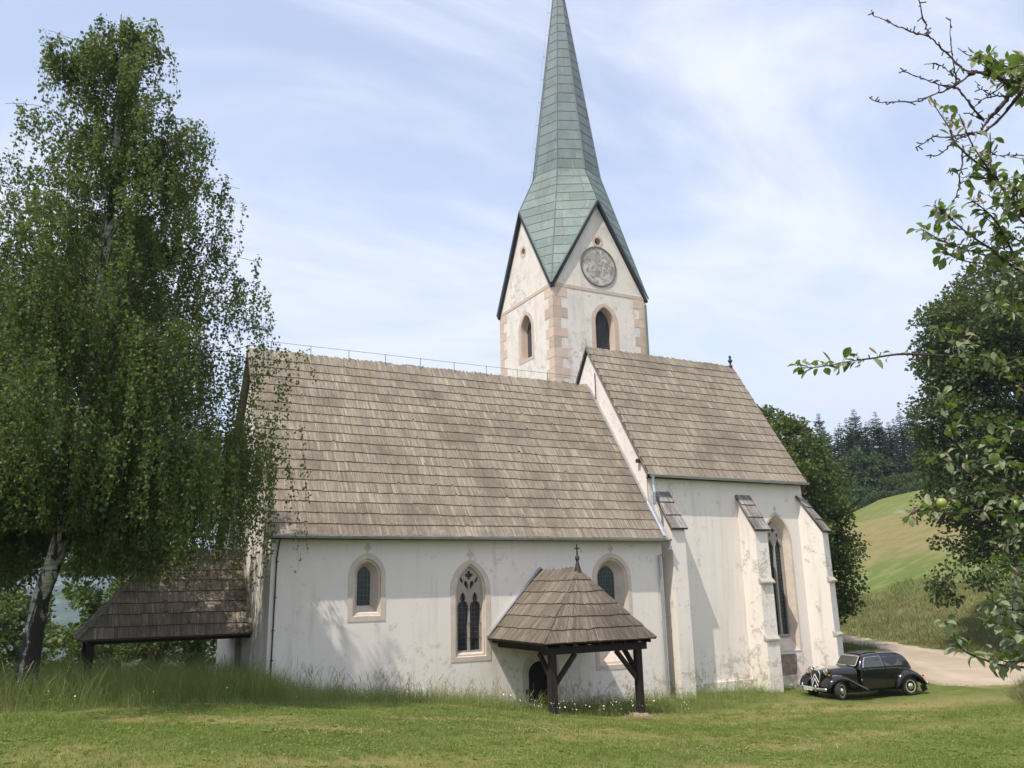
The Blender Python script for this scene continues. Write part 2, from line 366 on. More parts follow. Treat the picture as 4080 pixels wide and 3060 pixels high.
class Shingles:            # courses of split boards on a roof plane, every board a few real faces
    def __init__(s): s.v = []; s.f = []; s.t = []; s.uv = []; s.seed = 0
    def roof(s, O, U, S, length, u0, u1, n, width=.062, fan=False, ragged_top=0.0, thick=.026, wav=.030, tb=0.0, under=.05):
        O = Vector(O); U = Vector(U).normalized(); S = Vector(S).normalized(); Nn = U.cross(S).normalized(); rg = random.Random(len(s.v)+3)
        e = length/n
        def P(u, sv, h): return O+u*U+sv*S+h*Nn
        # deck under the boards
        b = len(s.v); steps = 8
        for k in range(steps+1):
            sv = length*k/steps
            for u in (u0(sv), u1(sv)): s.v.append(P(u, sv, -.005)); s.uv.append((u, sv)); 
            for u in (u0(sv), u1(sv)): s.v.append(P(u, sv, -under)); s.uv.append((u, sv))
        for k in range(steps):
            a = b+4*k; s.f += [(a, a+1, a+5, a+4), (a+3, a+2, a+6, a+7), (a+2, a, a+4, a+6), (a+1, a+3, a+7, a+5)]; s.t += [.05]*4
        s.f += [(b+2, b+3, b+1, b)]; s.t += [.05]
        for i in range(n):
            lo = i*e; hi = min(length, (i+1)*e+.06) if i < n-1 else length+ragged_top
            L0, R0 = u0(lo), u1(lo); L1, R1 = u0(min(hi, length)), u1(min(hi, length))
            W0 = R0-L0
            if W0 < .05: continue
            u = 0.0; ph = rg.random()*50
            while u < W0-.01:
                wd = width*rg.uniform(.55, 1.5); v = min(W0, u+wd)
                if fan:
                    a0, b0 = L0+u, L0+v; k = (R1-L1)/W0; a1, b1 = L1+u*k, L1+v*k
                else:
                    a0, b0 = L0+u, L0+v; a1, b1 = max(a0, L1), min(b0, R1)
                    if b1 <= a1: m = min(max((a0+b0)/2, L1), R1); a1 = b1 = m
                g = .0025
                j = wav*mnoise.noise((a0*.55, ph, 0))+.6*wav*mnoise.noise((a0*2.3, ph, 5))+rg.uniform(-.010, .010)
                if rg.random() < .012: j += rg.uniform(.03, .09)
                top = hi + (rg.uniform(-.06, .03)+.05*mnoise.noise((a0*1.5, ph, 9)) if (i == n-1 and ragged_top) else 0)
                h0 = thick*rg.uniform(.94, 1.12)+.010; h1 = .006+.003*rg.random(); l0 = lo+(j if i else j*.5)
                tl = rg.uniform(-.0018, .0018)
                cb = .5+.26*mnoise.noise((a0*.9, i*1.9, ph*.0))+.22*mnoise.noise((a0*.22, i*.35, 4))+rg.gauss(0, .24)+(.28 if rg.random() < .03 else 0)+tb+(.12 if i == n-1 and ragged_top else 0)
                k = len(s.v)
                for (uu, sv, h) in ((a0+g, l0, h0+tl), (b0, l0, h0-tl), (b1, top, h1), (a1+g*.5, top, h1), (a0+g, l0, -.004), (b0, l0, -.004), (b1, top, -.004), (a1, top, -.004)):
                    s.v.append(P(uu, sv, h)); s.uv.append((uu+i*3.7, sv))
                s.f += [(k, k+1, k+2, k+3), (k+4, k+5, k+1, k), (k+7, k+4, k, k+3), (k+5, k+6, k+2, k+1)]
                s.t += [min(1, max(0, cb)), .12, max(0, cb-.2), max(0, cb-.2)]
                if ragged_top and i == n-1: s.f += [(k+6, k+7, k+3, k+2)]; s.t += [cb]
                u = v
    def build(s, name, mat, parent, label=None):
        o = np_mesh(name, np.array([tuple(v) for v in s.v]), np.array(s.f), mat, s.t, parent, uv=np.array(s.uv))
        if label: o['label'] = label
        return o
Z = Vector((0, 0, 1))
YR, NZ = 4.25, 11.42       # nave ridge
SW_ = Plane((0, 0, 0), (1, 0, 0)); WW = Plane((0, 0, 0), (0, -1, 0))
# outline parameters (half width, sill, spring, apex)
w1 = [(.585, 2.25, 3.55, 4.25), (.435, 2.40, 3.55, 4.085), (.415, 2.42, 3.55, 4.06), (.37, 2.48, 3.56, 4.0), (.205, 2.70, 3.585, 3.86)]; d1 = [0, -.014, .03, .05, .34]
w2 = [(.70, .92, 3.09, 4.045), (.53, 1.06, 3.09, 3.90), (.51, 1.08, 3.09, 3.88), (.47, 1.13, 3.09, 3.84), (.435, 1.185, 3.08, 3.81), (.43, 1.19, 3.08, 3.80)]; d2 = [0, -.014, .03, .03, .11, .24]
w3 = [(.81, .35, 3.37, 4.24), (.655, .50, 3.37, 4.09), (.635, .52, 3.37, 4.06), (.59, .60, 3.38, 4.0), (.35, .98, 3.40, 3.815)]; d3 = [0, -.014, .03, .05, .38]
dr = [(.69, -1.3, .45, 1.10), (.58, -1.3, .42, .98), (.55, -1.3, .42, .94), (.42, -1.3, .38, .78), (.41, -1.3, .38, .77)]; dd = [0, -.014, .03, .08, .32]
C1, C2, C3, CD = 2.87, 6.295, 11.75, 8.80
mb = MB()
wall(mb, SW_, [(0, -1.8), (14, -1.8), (14, 5.02), (0, 5.02)], [arch(C1, *w1[0]), arch(C2, *w2[0]), arch(C3, *w3[0]), arch(CD, *dr[0])])
pw = [(.62, -.6, 2.0, 2.9), (.50, -.6, 2.0, 2.75), (.48, -.6, 2.0, 2.73)]; CP = -4.26
sl1 = [(-3.35, 5.70), (-3.35, 6.70), (-3.15, 6.70), (-3.15, 5.70)]; sl2 = [(-5.1, 5.70), (-5.1, 6.42), (-4.93, 6.42), (-4.93, 5.70)]
wall(mb, WW, [(-8.5, -1.8), (0, -1.8), (0, 5.02), (-YR, NZ-.22), (-8.5, 5.02)], [arch(CP, *pw[0]), sl1, sl2])
NWl = Plane((14, 8.5, 0), (-1, 0, 0)); wall(mb, NWl, [(0, -1.8), (14, -1.8), (14, 5.02), (0, 5.02)])
EW = Plane((13.99, 0, 0), (0, 1, 0)); wall(mb, EW, [(0, -1.8), (8.5, -1.8), (8.5, 5.02), (YR, NZ-.22), (0, 5.02)])
mb.build('nave_wall', MAT['plaster'], church)
gothic_window(SW_, C1, w1, d1, 0, 1.0, label='small leaded pointed window deep in its splayed frame')
W2 = gothic_window(SW_, C2, w2, d2, 0, .95, label='tall two light window with stone tracery')
gothic_window(SW_, C3, w3, d3, 0, .95, label='large leaded pointed window half behind the porch roof')
dg = gothic_window(SW_, CD, dr, dd, 0, 0, name='door', glassmat='door_wood', label='black pointed side door under the porch')
wg = gothic_window(WW, CP, pw, [0, -.014, .25], 0, 0, name='door', glassmat='door_wood', label='shaded west portal')
mb = MB(); mb.box((CD-.56, -.04, .0-.12), (.06, .07, .14)); mb.box((CD-.50, -.055, -.10), (.14, .03, .03)); mb.build('latch', MAT['iron'], dg)
for sl in (sl1, sl2):
    g = MB(); pane(g, WW, sl, .2); go = g.build('window', MAT['glass'], church, label='slit window in the west gable')
    f = MB(); b = [(u+(.07 if u > (sl[0][0]+sl[2][0])/2 else -.07), z+(.07 if z > 6 else -.07)) for u, z in sl]
    f.loft([[WW.p(u, z, d) for u, z in o[::-1]] for o, d in ((b, .02), (b, -.012), (sl, -.012), (sl, .2))]); f.build('frame', MAT['stone'], go)
# tracery of the two light window
def blob(c, pts): return [(c[0]+x, c[1]+z) for x, z in pts]
def lancet(cx, hw, zb, zs):
    return [(cx-hw, zb), (cx-hw, zs), (cx-hw*.75, zs+.10), (cx-hw*.36, zs+.14), (cx-hw*.52, zs+.22), (cx-hw*.40, zs+.33), (cx, zs+.43),
            (cx+hw*.40, zs+.33), (cx+hw*.52, zs+.22), (cx+hw*.36, zs+.14), (cx+hw*.75, zs+.10), (cx+hw, zs), (cx+hw, zb)]
quad = []
for k in range(4):
    for a in (-1, -.5, 0, .5, 1): 
        th = k*pi/2+pi/2; q = th+a*pi*.62; quad.append((.075*cos(th)+.047*cos(q), .075*sin(th)+.047*sin(q)))
pear = [(0, -.30), (-.02, -.05), (-.05, .03), (-.12, .06), (-.185, .02), (-.20, -.06), (-.15, -.15)]
drop = [(.10, -.09), (.05, .02), (.02, .07), (-.055, .10), (-.06, .02), (-.02, -.08), (.05, -.12)]
holes = [lancet(C2-.213, .186, 1.24, 2.60), lancet(C2+.213, .186, 1.24, 2.60), blob((C2, 3.55), [(x*1.2, z*1.2) for x, z in quad]),
         blob((C2-.022, 3.325), [(x*.78, z*.78) for x, z in pear]), blob((C2+.022, 3.325), [(-x*.78, z*.78) for x, z in pear][::-1]),
         blob((C2-.268, 3.405), [(x*.74, z*.82) for x, z in drop]), blob((C2+.268, 3.405), [(-x*.74, z*.82) for x, z in drop][::-1])]
mb = MB(); plate(mb, SW_, arch(C2, *w2[4])[::-1], holes, .12, .235); mb.build('tracery', MAT['tracery'], W2)
for z in (1.62, 2.05, 2.5): mb = MB(); mb.box((C2, .10, z), (.86, .012, .014)); mb.build('saddle_bar', MAT['iron'], W2)
# nave roof
sh = Shingles(); sv = Vector((0, YR+.35, NZ-4.73)); SL = sv.length
sh.roof((-.25, -.35, 4.73), (1, 0, 0), sv, SL, lambda s: 0, lambda s: 14.18, 19, ragged_top=.13)
sh.roof((13.93, 8.85, 4.73), (-1, 0, 0), Vector((0, -(YR+.35), NZ-4.73)), SL, lambda s: 0, lambda s: 14.18, 19, width=.2)
nr = sh.build('nave_roof', MAT['shingle'], church)
mb = MB(); mb.box((7, -.27, 4.70), (14.3, .03, .14)); mb.box((7, -.13, 4.655), (14.1, .255, .03)); mb.build('eave_board', MAT['verge'], nr)
# lightning conductor over the ridge
mb = MB(); rp = [Vector((.02, YR, NZ+.85)), Vector((-.03, YR, NZ+.42)), Vector((.12, YR, NZ+.40))]+[Vector((.55+i*1.42, YR-.02, NZ+.385)) for i in range(10)]
mb.tube(rp, .008, 5); x = .55
while x < 13.6: mb.tube([(x, YR-.04, NZ-.1), (x, YR-.02, NZ+.40)], .012, 5); x += 1.42
mb.build('lightning_rod', MAT['rod'], church)
mb = MB(); mb.tube([(.22, -.30, 4.85), (.20, -.06, 4.55), (.15, -.045, 4.1), (.11, -.045, .2)], .021, 6)
for z in (4.0, 3.0, 2.1, 1.3, .7): mb.box((.115+.012*(z-.2), -.045, z), (.075, .07, .03))
mb.build('lightning_cable', MAT['iron'], church)
def gutter(a, b, r=.075):
    m = MB(); a = Vector(a); b = Vector(b); rings = []
    for p in (a, b):
        ring = []
        for k in range(9): q = pi+pi*k/8; ring.append(p+Vector((0, r*cos(q), r*sin(q))))
        for k in range(8, -1, -1): q = pi+pi*k/8; ring.append(p+Vector((0, (r-.008)*cos(q), (r-.008)*sin(q)+.004)))
        rings.append(ring)
    m.loft(rings, True, True, True)
    m.box(a+Vector((-.004, 0, -r*.42)), (.006, r*1.9, r*.9)); m.tube([a+Vector((0, -r, .004)), b+Vector((0, -r, .004))], .011, 6)
    n = int((b-a).length/.9)
    for k in range(n): p = a.lerp(b, (k+.5)/n); m.box(p+Vector((0, -r*.72, -r*.66)), (.03, r*.9, .012), Matrix.Rotation(rad(-40), 3, 'X'))
    return m.build('gutter', MAT['zinc'], church)
gutter((-.32, -.415, 4.725), (14.12, -.415, 4.705))
def dpipe(pts, r=.05):
    m = MB(); m.tube(pts, r, 10)
    for i, p in enumerate(pts[:-1]): m.tube([Vector(p)+Vector((0, 0, .03)), Vector(p)-Vector((0, 0, .03))], r*1.2, 10)
    p, q = Vector(pts[-2]), Vector(pts[-1])
    for k in (.25, .55, .85): c = p.lerp(q, k); m.tube([c+Z*.02, c-Z*.02], r*1.35, 10)
    return m.build('downpipe', MAT['zinc'], church)
dpipe([(14.06, -.42, 4.62), (14.06, -.42, 4.38), (13.82, -.10, 4.12), (13.82, -.10, -.9)])
# ------------------------------------------------ choir
YC, XE, CZ, CR = .60, 22.02, 7.15, 13.15
CS = Plane((0, YC, 0), (1, 0, 0)); CWn = [(.76, .42, 4.75, 5.93), (.68, .47, 4.75, 5.82), (.66, .49, 4.75, 5.79), (.45, 1.0, 4.75, 5.5)]; CC = 20.40
mb = MB(); ap = [(XE, YC), (23.9, 2.5), (23.9, 5.95), (XE, 7.84)]
wall(mb, CS, [(14.0, -1.8), (XE, -1.8), (XE, 7.42), (14.0, 7.42)], [arch(CC, *CWn[0])])
for a, b in list(zip(ap, ap[1:]))+[((XE, 7.84), (14, 7.84))]:
    pl = Plane((*a, 0), (b[0]-a[0], b[1]-a[1], 0)); Ln = sqrt((b[0]-a[0])**2+(b[1]-a[1])**2); wall(mb, pl, [(0, -1.8), (Ln, -1.8), (Ln, 7.42), (0, 7.42)])
CG = Plane((13.98, 0, 0), (0, -1, 0)); wall(mb, CG, [(-7.84, 4.0), (-YC, 4.0), (-YC, 7.42), (-4.22, CR-.20), (-7.84, 7.42)])
# plinth
mb.box((18.2, YC-.02, -1.0), (7.6, .16, 1.1))
mb.build('choir_wall', MAT['plaster'], church)
cw = gothic_window(CS, CC, CWn, [0, -.014, .03, .32], 0, .8, label='very tall narrow choir window between two buttresses')
mb = MB(); o = arch(CC, *CWn[3])
holes = [[(CC-.40, 1.08), (CC-.40, 4.5), (CC-.21, 4.85), (CC-.04, 4.5), (CC-.04, 1.08)], [(CC+.04, 1.08), (CC+.04, 4.5), (CC+.21, 4.85), (CC+.40, 4.5), (CC+.40, 1.08)],
         blob((CC, 5.18), [(x*.9, z*.9) for x, z in quad]), blob((CC-.19, 5.0), [(-.06, -.1), (.05, -.06), (.03, .08), (-.05, .06)][::-1]), blob((CC+.19, 5.0), [(-.05, -.06), (.06, -.1), (.05, .06), (-.03, .08)][::-1])]
plate(mb, CS, o[::-1], holes, .22, .315); mb.build('tracery', MAT['tracery'], cw)
rp_ = [(CC-.66, .36)]+[(CC+.42+.07*mnoise.noise((z*3, 1, 0))-max(0, (-.1-z))*.15, z) for z in np.linspace(.34, -.72, 9)]+[(CC-.66, -.74)]
mb = MB(); wall(mb, CS, [p for p in rp_][::-1], (), -.004); mb.build('bare_render_patch', simple('bare brown render', (.25, .205, .165), .95, .1, 0, .35, 5), church)
sh = Shingles(); sv = Vector((0, 4.22-.35, CR-CZ)); SL = sv.length
sh.roof((13.86, .35, CZ), (1, 0, 0), sv, SL, lambda s: 0, lambda s: 8.26+.06*s/SL, 16, ragged_top=.08)
sh.roof((22.12, 8.09, CZ), (-1, 0, 0), Vector((0, -3.87, CR-CZ)), SL, lambda s: 0, lambda s: 8.26, 16, width=.2)
ec = [(22.12, .35), (24.15, 2.4), (24.15, 6.05), (22.12, 8.09)]; tip = Vector((22.19, 4.22, CR))
for a, b in zip(ec, ec[1:]):
    A = Vector((*a, CZ)); B = Vector((*b, CZ)); m = (A+B)/2; U = (B-A); Ln = U.length; U = U.normalized(); foot = A+U*(tip-A).dot(U); S = tip-foot; f0 = (foot-A).length
    sh.roof(A, U, S, S.length, lambda s, f0=f0, T=S.length: f0*s/T, lambda s, f0=f0, L=Ln, T=S.length: L+(f0-L)*s/T, 16, width=.12, fan=True)
cr = sh.build('choir_roof', MAT['shingle'], church)
mb = MB(); mb.box((18.0, .42, CZ-.04), (8.2, .03, .14)); mb.box((13.93, .95, 7.75), (.22, .16, .14)); mb.box((18.0, .52, CZ-.085), (8.1, .17, .03))
for s in (-1, 1): mb.beam((13.9, 4.22+s*3.86, CZ-.02), (13.9, 4.22, CR-.05), .05, .10)
mb.build('eave_board', MAT['verge'], cr)
gutter((13.95, .285, CZ-.01), (22.15, .285, CZ-.03))
mb = MB(); mb.lathe([(.09, 13.1), (.10, 13.2), (.05, 13.24), (.04, 13.33), (.10, 13.40), (.11, 13.46), (.06, 13.52), (.04, 13.58), (.075, 13.63), (.05, 13.69), (0, 13.71)], 12, Matrix.Translation((22.1, 4.22, 0))); mb.build('finial', MAT['iron'], cr, smooth=True)
dpipe([(14.02, .27, CZ-.1), (14.02, .27, 6.75), (13.84, .0, 6.42), (13.82, -.0, 6.0)], .05)
mb = MB()     # flashing between nave roof and choir gable
def onroof(y, off): k = (NZ-4.73)/(YR+.35); return Vector((0, y-off*.82, 4.73+(y+.35)*k+off*.57))
for s in (0,):
    a = onroof(-.30, .05); b = onroof(4.2, .05); mb.beam(Vector((13.90, a.y, a.z)), Vector((13.90, b.y, b.z)), .10, .03)
    a = onroof(-.42, .08); b = onroof(.62, .08); mb.beam(Vector((13.96, a.y, a.z)), Vector((13.96, b.y, b.z)), .09, .07)
mb.build('roof_flashing', MAT['zinc'], church)
mb = MB(); mb.tube([(13.94, 3.72, 11.9), (13.94, 3.72, 10.75)], .018, 6); mb.build('gable_wire', MAT['iron'], church); mb = MB(); mb.tube([(13.90, 4.22, CR-.1), (13.90, 4.22, CR+.42)], .010, 5); mb.build('gable_rod', MAT['iron'], church)
def buttress(A, ang, w=.66, hi=6.42, proj=.90, lo=-1.8, label=None, cop=True):
    D = Vector((sin(ang), -cos(ang), 0)); T = Vector((cos(ang), sin(ang), 0)); A = Vector((*A, 0))
    def prism(m, prof, wd):
        a = [A+D*x+Z*z-T*wd/2 for x, z in prof]; b = [p+T*wd for p in a]; n = len(prof)
        m.add(a+b, [tuple(range(n))[::-1], tuple(range(n, 2*n))]+[(i, (i+1) % n, n+(i+1) % n, n+i) for i in range(n)])
    p = proj; m = MB()
    prism(m, [(-.3, lo), (p+.08, lo), (p+.07, 1.02), (p+.03, 1.02), (p+.02, 3.12), (p-.02, 3.12), (p-.04, 5.02), (0, hi), (-.3, hi)] if cop else [(-.3, lo), (p-.02, lo), (p-.04, 5.02), (0, hi), (-.3, hi)], w)
    o = m.build('buttress', MAT['plaster_buttress'], church, recalc=True, label=label)
    for z in ((1.0, 3.10) if cop else ()):
        m = MB(); prism(m, [(p-.05, z+.20), (p-.05, z-.01), (p+.13, z-.02), (p+.13, z+.04)], w+.06); m.build('coping', MAT['grey_stone'], o, recalc=True)
    s = Shingles(); a = A+D*(p+.06)+Z*5.10-T*(w/2+.07); S = (A-D*.06+Z*(hi+.20))-(A+D*(p+.06)+Z*5.10)
    s.roof(a, T, S, S.length, lambda q: 0, lambda q: w+.14, 3, width=.06, thick=.04, tb=.1)
    s.build('buttress_roof', MAT['shingle_grey'], o)
    return o
buttress((14.62, YC), 0, .62, label='plain buttress beside the nave corner', cop=False); buttress((18.70, YC), 0, .64, label='middle buttress beside the tall window'); buttress((XE, YC+.05), rad(22.5), .64, label='slanting corner buttress behind the car')
# ------------------------------------------------ tower
TX, TY, TS, TZ, TG = 14.95, 8.6, 5.707, 17.86, 22.75
Bs = [(.82, 13.3, 16.15, 17.18), (.60, 13.45, 16.12, 16.99), (.56, 13.5, 16.12, 16.95), (.50, 13.55, 16.1, 16.88)]; BD = [0, -.014, .05, .34]
def circ(c, r, n=20): return [(c[0]+r*cos(-2*pi*k/n), c[1]+r*sin(-2*pi*k/n)) for k in range(n)]
pent = [(0, -1.8), (TS, -1.8), (TS, TZ), (TS/2, TG), (0, TZ)]
TSo = Plane((TX, TY, 0), (1, 0, 0)); TWe = Plane((TX, TY+TS, 0), (0, -1, 0)); TNo = Plane((TX+TS, TY+TS, 0), (-1, 0, 0)); TEa = Plane((TX+TS, TY, 0), (0, 1, 0))
mb = MB(); wins = {}
for pl, c, zb in ((TSo, 3.05, 14.5), (TWe, 2.93, 14.42), (TNo, 2.85, 14.4), (TEa, 2.85, 14.4)):
    wn = [(.82, zb, 16.12, 17.16), (.58, zb+.16, 16.1, 16.98), (.55, zb+.19, 16.1, 16.94), (.49, zb+.30, 16.1, 16.86)]; wins[id(pl)] = (pl, c, wn)
    wall(mb, pl, pent, [arch(c, *wn[0]), circ((TS/2, 20.53), .33)])
tw = mb.build('tower_wall', MAT['plaster_tower'], church)
for pl, c, wn in wins.values():
    gothic_window(pl, c, wn, [0, -.014, .06, .36], 0, 0, glassmat='shutter', mat='quoin', name='belfry_window', label='pointed belfry opening with grey boards')
    m = MB(); pane(m, pl, circ((TS/2, 20.53), .165), .3); g = m.build('round_window', MAT['door_wood'], church)
    m = MB(); ringed(m, pl, [(circ((TS/2, 20.53), .335), .03), (circ((TS/2, 20.53), .335), -.014), (circ((TS/2, 20.53), .20), -.014), (circ((TS/2, 20.53), .165), .3)]); m.build('frame', MAT['quoin'], g)
mb = MB()
for pl in (TSo, TWe, TNo, TEa):
    for a, b in ((0, TS),):
        c = pl.p((a+b)/2, TZ-.09, -.004); U = pl.U; R = Matrix((U, -pl.n, Z)).transposed(); mb.box(c, (b-a, .03, .17), R, .5)
mb.build('string_course', MAT['quoin'], tw)
rq = random.Random(5)
for (cx, cy, sx, sy) in ((TX, TY, 1, 1), (TX+TS, TY, -1, 1), (TX, TY+TS, 1, -1), (TX+TS, TY+TS, -1, -1)):
    m = MB(); z = TZ-.18; k = 0
    while z > 8:
        h = .52+rq.uniform(-.04, .04); a = (.82 if k % 2 == 0 else .46)+rq.uniform(-.04, .04); b = (.78 if k % 2 == 0 else .44)+rq.uniform(-.04, .04); tn = rq.random()
        m.box((cx+sx*a/2-sx*.012, cy-sy*.003, z-h/2), (a, .02, h-.022), None, tn); m.box((cx-sx*.003, cy+sy*b/2-sy*.009, z-h/2), (.02, b, h-.022), None, tn)
        z -= h; k += 1
    m.build('quoins', MAT['quoin'], tw)
m = MB(); m.loft([[TSo.p(u, z, d) for u, z in circ((2.82, 19.12), r, 48)[::-1]] for r, d in ((1.10, .02), (1.10, -.05), (1.03, -.05), (1.02, .0))]); ck = m.build('clock_ring', MAT['clock_ring'], tw)
m = MB(); pane(m, TSo, circ((2.82, 19.12), 1.035, 48), -.02); m.build('clock_face', MAT['clock'], tw, label='round weathered grey clock face without hands')
m = MB(); pp = [TSo.p(5.63, z, -.10+.0*z) for z in (17.4, 15, 12, 9, 7)]; m.tube(pp, .05, 8); m.build('tower_downpipe', MAT['copper'], tw)
# spire
SC = Vector((TX+TS/2, TY+TS/2, 0)); RB, ZB, ZT = 1.96, 25.15, 39.8
def sp(k, r, z): q = -pi/2+k*pi/4; return SC+Vector((r*cos(q), r*sin(q), z))      # k even: gable sides, odd: corners
m = MB()
rs = random.Random(11)
def panels(sec, z1, z0, step, nwide):
    """sec(z) -> (left point, right point); courses from z0 up to z1"""
    n = max(1, round((z1-z0)/step)); hs = [z0+(z1-z0)*i/n for i in range(n+1)]
    for i in range(n):
        a, b = sec(hs[i]); c, d = sec(hs[i+1]); wdt = (b-a).length; nn = max(1, round(wdt/nwide)); nn = 1 if wdt < .5 else nn
        nrm = (b-a).cross(d-a if (d-a).length > .01 else c-a)
        if nrm.length < 1e-6: continue
        nrm.normalize(); cuts = [0]+sorted(rs.uniform(.2, .8) if nn == 2 else (j+rs.uniform(-.25, .25))/nn for j in range(1, nn))+[1]
        for t0, t1 in zip(cuts, cuts[1:]):
            tn = min(1, max(0, rs.gauss(.5, .2)))
            P = [a.lerp(b, t0)+nrm*.012, a.lerp(b, t1)+nrm*.012, c.lerp(d, t1)+nrm*.004, c.lerp(d, t0)+nrm*.004]
            m.add(P, [(0, 1, 2, 3)], tn, 0)
            if t0 > 0 and nn > 1:
                e = (b-a).normalized()*.009; q = [P[0]-e+nrm*.004, P[0]+e+nrm*.004, P[3]+e+nrm*.004, P[3]-e+nrm*.004]; m.add(q, [(0, 1, 2, 3)], .5, 1)
        up = ((c+d)/2-(a+b)/2).normalized()*.014
        m.add([a+nrm*.017-up*.6, b+nrm*.017-up*.6, b+nrm*.017+up*.6, a+nrm*.017+up*.6], [(0, 1, 2, 3)], .5, 1)
        m.add([a-up*.6, b-up*.6, b+nrm*.017-up*.6, a+nrm*.017-up*.6], [(0, 1, 2, 3)], .5, 1)
RG, RC = TS/2+.17, TS/2*sqrt(2)+.17
for k in range(8):
    a = (lambda z, k=k: (sp(k, RB*(ZT-z)/(ZT-ZB), z), sp(k+1, RB*(ZT-z)/(ZT-ZB), z))); panels(a, ZT-.3, ZB, .62, .95)
GAZ, TIPZ = TG+.10, TZ-.10
def cpt(z): t = (z-TIPZ)/(ZB-TIPZ); return RC+(RB-RC)*t
def gpt(k, kc, z):
    if z >= GAZ: t = (z-GAZ)/(ZB-GAZ); return sp(k, RG+(RB-RG)*t, z)
    t = (z-TIPZ)/(GAZ-TIPZ); return sp(kc, RC, TIPZ).lerp(sp(k, RG, GAZ), t)
for kc in (1, 3, 5, 7):
    for kg in (kc-1, kc+1):
        def sec(z, kc=kc, kg=kg):
            g, c = gpt(kg, kc, z), sp(kc, cpt(z), z); return (g, c) if kg < kc else (c, g)
        panels(sec, ZB, GAZ, .52, .95); panels(sec, GAZ, TIPZ+.04, .58, .95)
spire = m.build('spire', [MAT['copper'], MAT['copper_seam_shade']], church)
m = MB()
for k in range(8): m.tube([sp(k, .02, ZT), sp(k, RB+.015, ZB)], [.02, .04], 6)
for kc in (1, 3, 5, 7):
    m.tube([sp(kc, RB+.015, ZB), sp(kc, RC, TIPZ)], .035, 6)
    for kg in (kc-1, kc+1): m.tube([sp(kg, RB+.015, ZB), sp(kg, RG, GAZ)], .03, 6); m.tube([sp(kg, RG, GAZ+.02), sp(kc, RC, TIPZ+.02)], .05, 6)
m.build('ridge_seam', MAT['copper'], spire)
m = MB()
for kg in (0, 2, 4, 6):
    for kc in (kg-1, kg+1):
        a = sp(kg, RG-.06, GAZ-.12); b = sp(kc, RC-.16, TIPZ-.10); b = b.lerp(a, -.01); m.beam(a, b, .24, .12, up=(b-a).cross(sp(kg, 1, 0)-SC))
m.build('verge_board', MAT['verge'], spire)
m = MB(); lp = [sp(5, .25, ZT-1.2)+Vector((-.12, .1, 0)), sp(5, RB+.13, ZB+.3), sp(6, RG+.1, GAZ+.5)]; m.tube([lp[0], lp[1]], .004, 4)
for j in range(9): c = lp[0].lerp(lp[1], (j+.5)/9); m.tube([c, c+(Vector((SC.x, SC.y, c.z))-c).normalized()*.14], .012, 5)
m.build('lightning_cable', MAT['rod'], spire)
m = MB(); m.lathe([(.05, 39.5), (.06, 40.0), (.22, 40.2), (.28, 40.42), (.22, 40.64), (.05, 40.84), (.03, 41.9), (0, 41.92)], 14, Matrix.Translation(SC)); m.box(SC+Vector((0, 0, 41.5)), (.6, .06, .06)); m.build('cross', MAT['iron'], spire, smooth=True)
# ------------------------------------------------ south porch
PX, PY, PE, PR, PA = 8.84, -3.6, 1.57, 3.66, -2.42
sh = Shingles(); hw = 1.96; S1 = Vector((hw, 0, PR-PE)); n6 = 6
# west slope: u runs from the front corner back to the wall
sh.roof((PX-hw, 0, PE), (0, -1, 0), S1, S1.length, lambda s: 0, lambda s: 3.6+(2.42-3.6)*s/S1.length, n6, width=.06, thick=.028, wav=.04, ragged_top=.05)
sh.roof((PX+hw, PY, PE), (0, 1, 0), Vector((-hw, 0, PR-PE)), S1.length, lambda s: 1.18*s/S1.length, lambda s: 3.6, n6, width=.06, thick=.028, wav=.04)
S2 = Vector((0, PA-PY, PR-PE)); sh.roof((PX-hw, PY, PE), (1, 0, 0), S2, S2.length, lambda s: hw*s/S2.length, lambda s: 2*hw-hw*s/S2.length, n6, width=.06, fan=True, thick=.028, wav=.04)
porch = sh.build('porch', MAT['shingle_porch'], church, label='small hipped porch over the side door')
m = MB(); x0, x1, yf = PX-1.50, PX+1.50, -3.22; zt = 1.40
GB = {'a': -.75, 'b': -.78}
for x in (x0, x1):
    p = MB(); p.beam((x, yf, -.62), (x, yf, 1.245), .19, .19); p.build('post', MAT['dark_timber'], porch)
    q = MB(); q.box((x-.02, yf-.02, -.78), (.36, .36, .42), None, .5, .9); q.build('post_base', MAT['grey_stone'], porch)
m = MB(); m.beam((x0-.28, yf, 1.345), (x1+.28, yf, 1.345), .22, .20); m.beam((x0, yf+.12, 1.38), (x0, -.02, 1.38), .2, .15); m.beam((x1, yf+.12, 1.38), (x1, -.02, 1.38), .2, .15)
for x in np.linspace(PX-1.8, PX+1.8, 9): m.beam((x, -3.48, 1.49), (x, -.05, 1.49), .07, .09)
m.build('beam', MAT['dark_timber'], porch)
for (a, b) in (((x0+.05, yf, .40), (x0+.78, yf, 1.24)), ((x0, yf+.05, .55), (x0, yf+.72, 1.24)), ((x1-.05, yf, .40), (x1-.78, yf, 1.24)), ((x1, yf+.05, .55), (x1, yf+.72, 1.24))):
    p = MB(); p.beam(a, b, .11, .12); p.build('brace', MAT['dark_timber'], porch)
m = MB(); m.beam((PX-hw-.02, -.06, PE+.08), (PX, -.06, PR+.10), .10, .035); m.beam((PX+hw+.02, -.06, PE+.08), (PX, -.06, PR+.10), .10, .035); m.build('porch_flashing', MAT['zinc'], porch)
m = MB(); m.lathe([(.13, PR-.12), (.09, PR+.03), (.055, PR+.16), (.04, PR+.24), (.075, PR+.30), (.06, PR+.37), (.03, PR+.42), (.026, PR+.52)], 10, Matrix.Translation((PX, PA+.02, 0)))
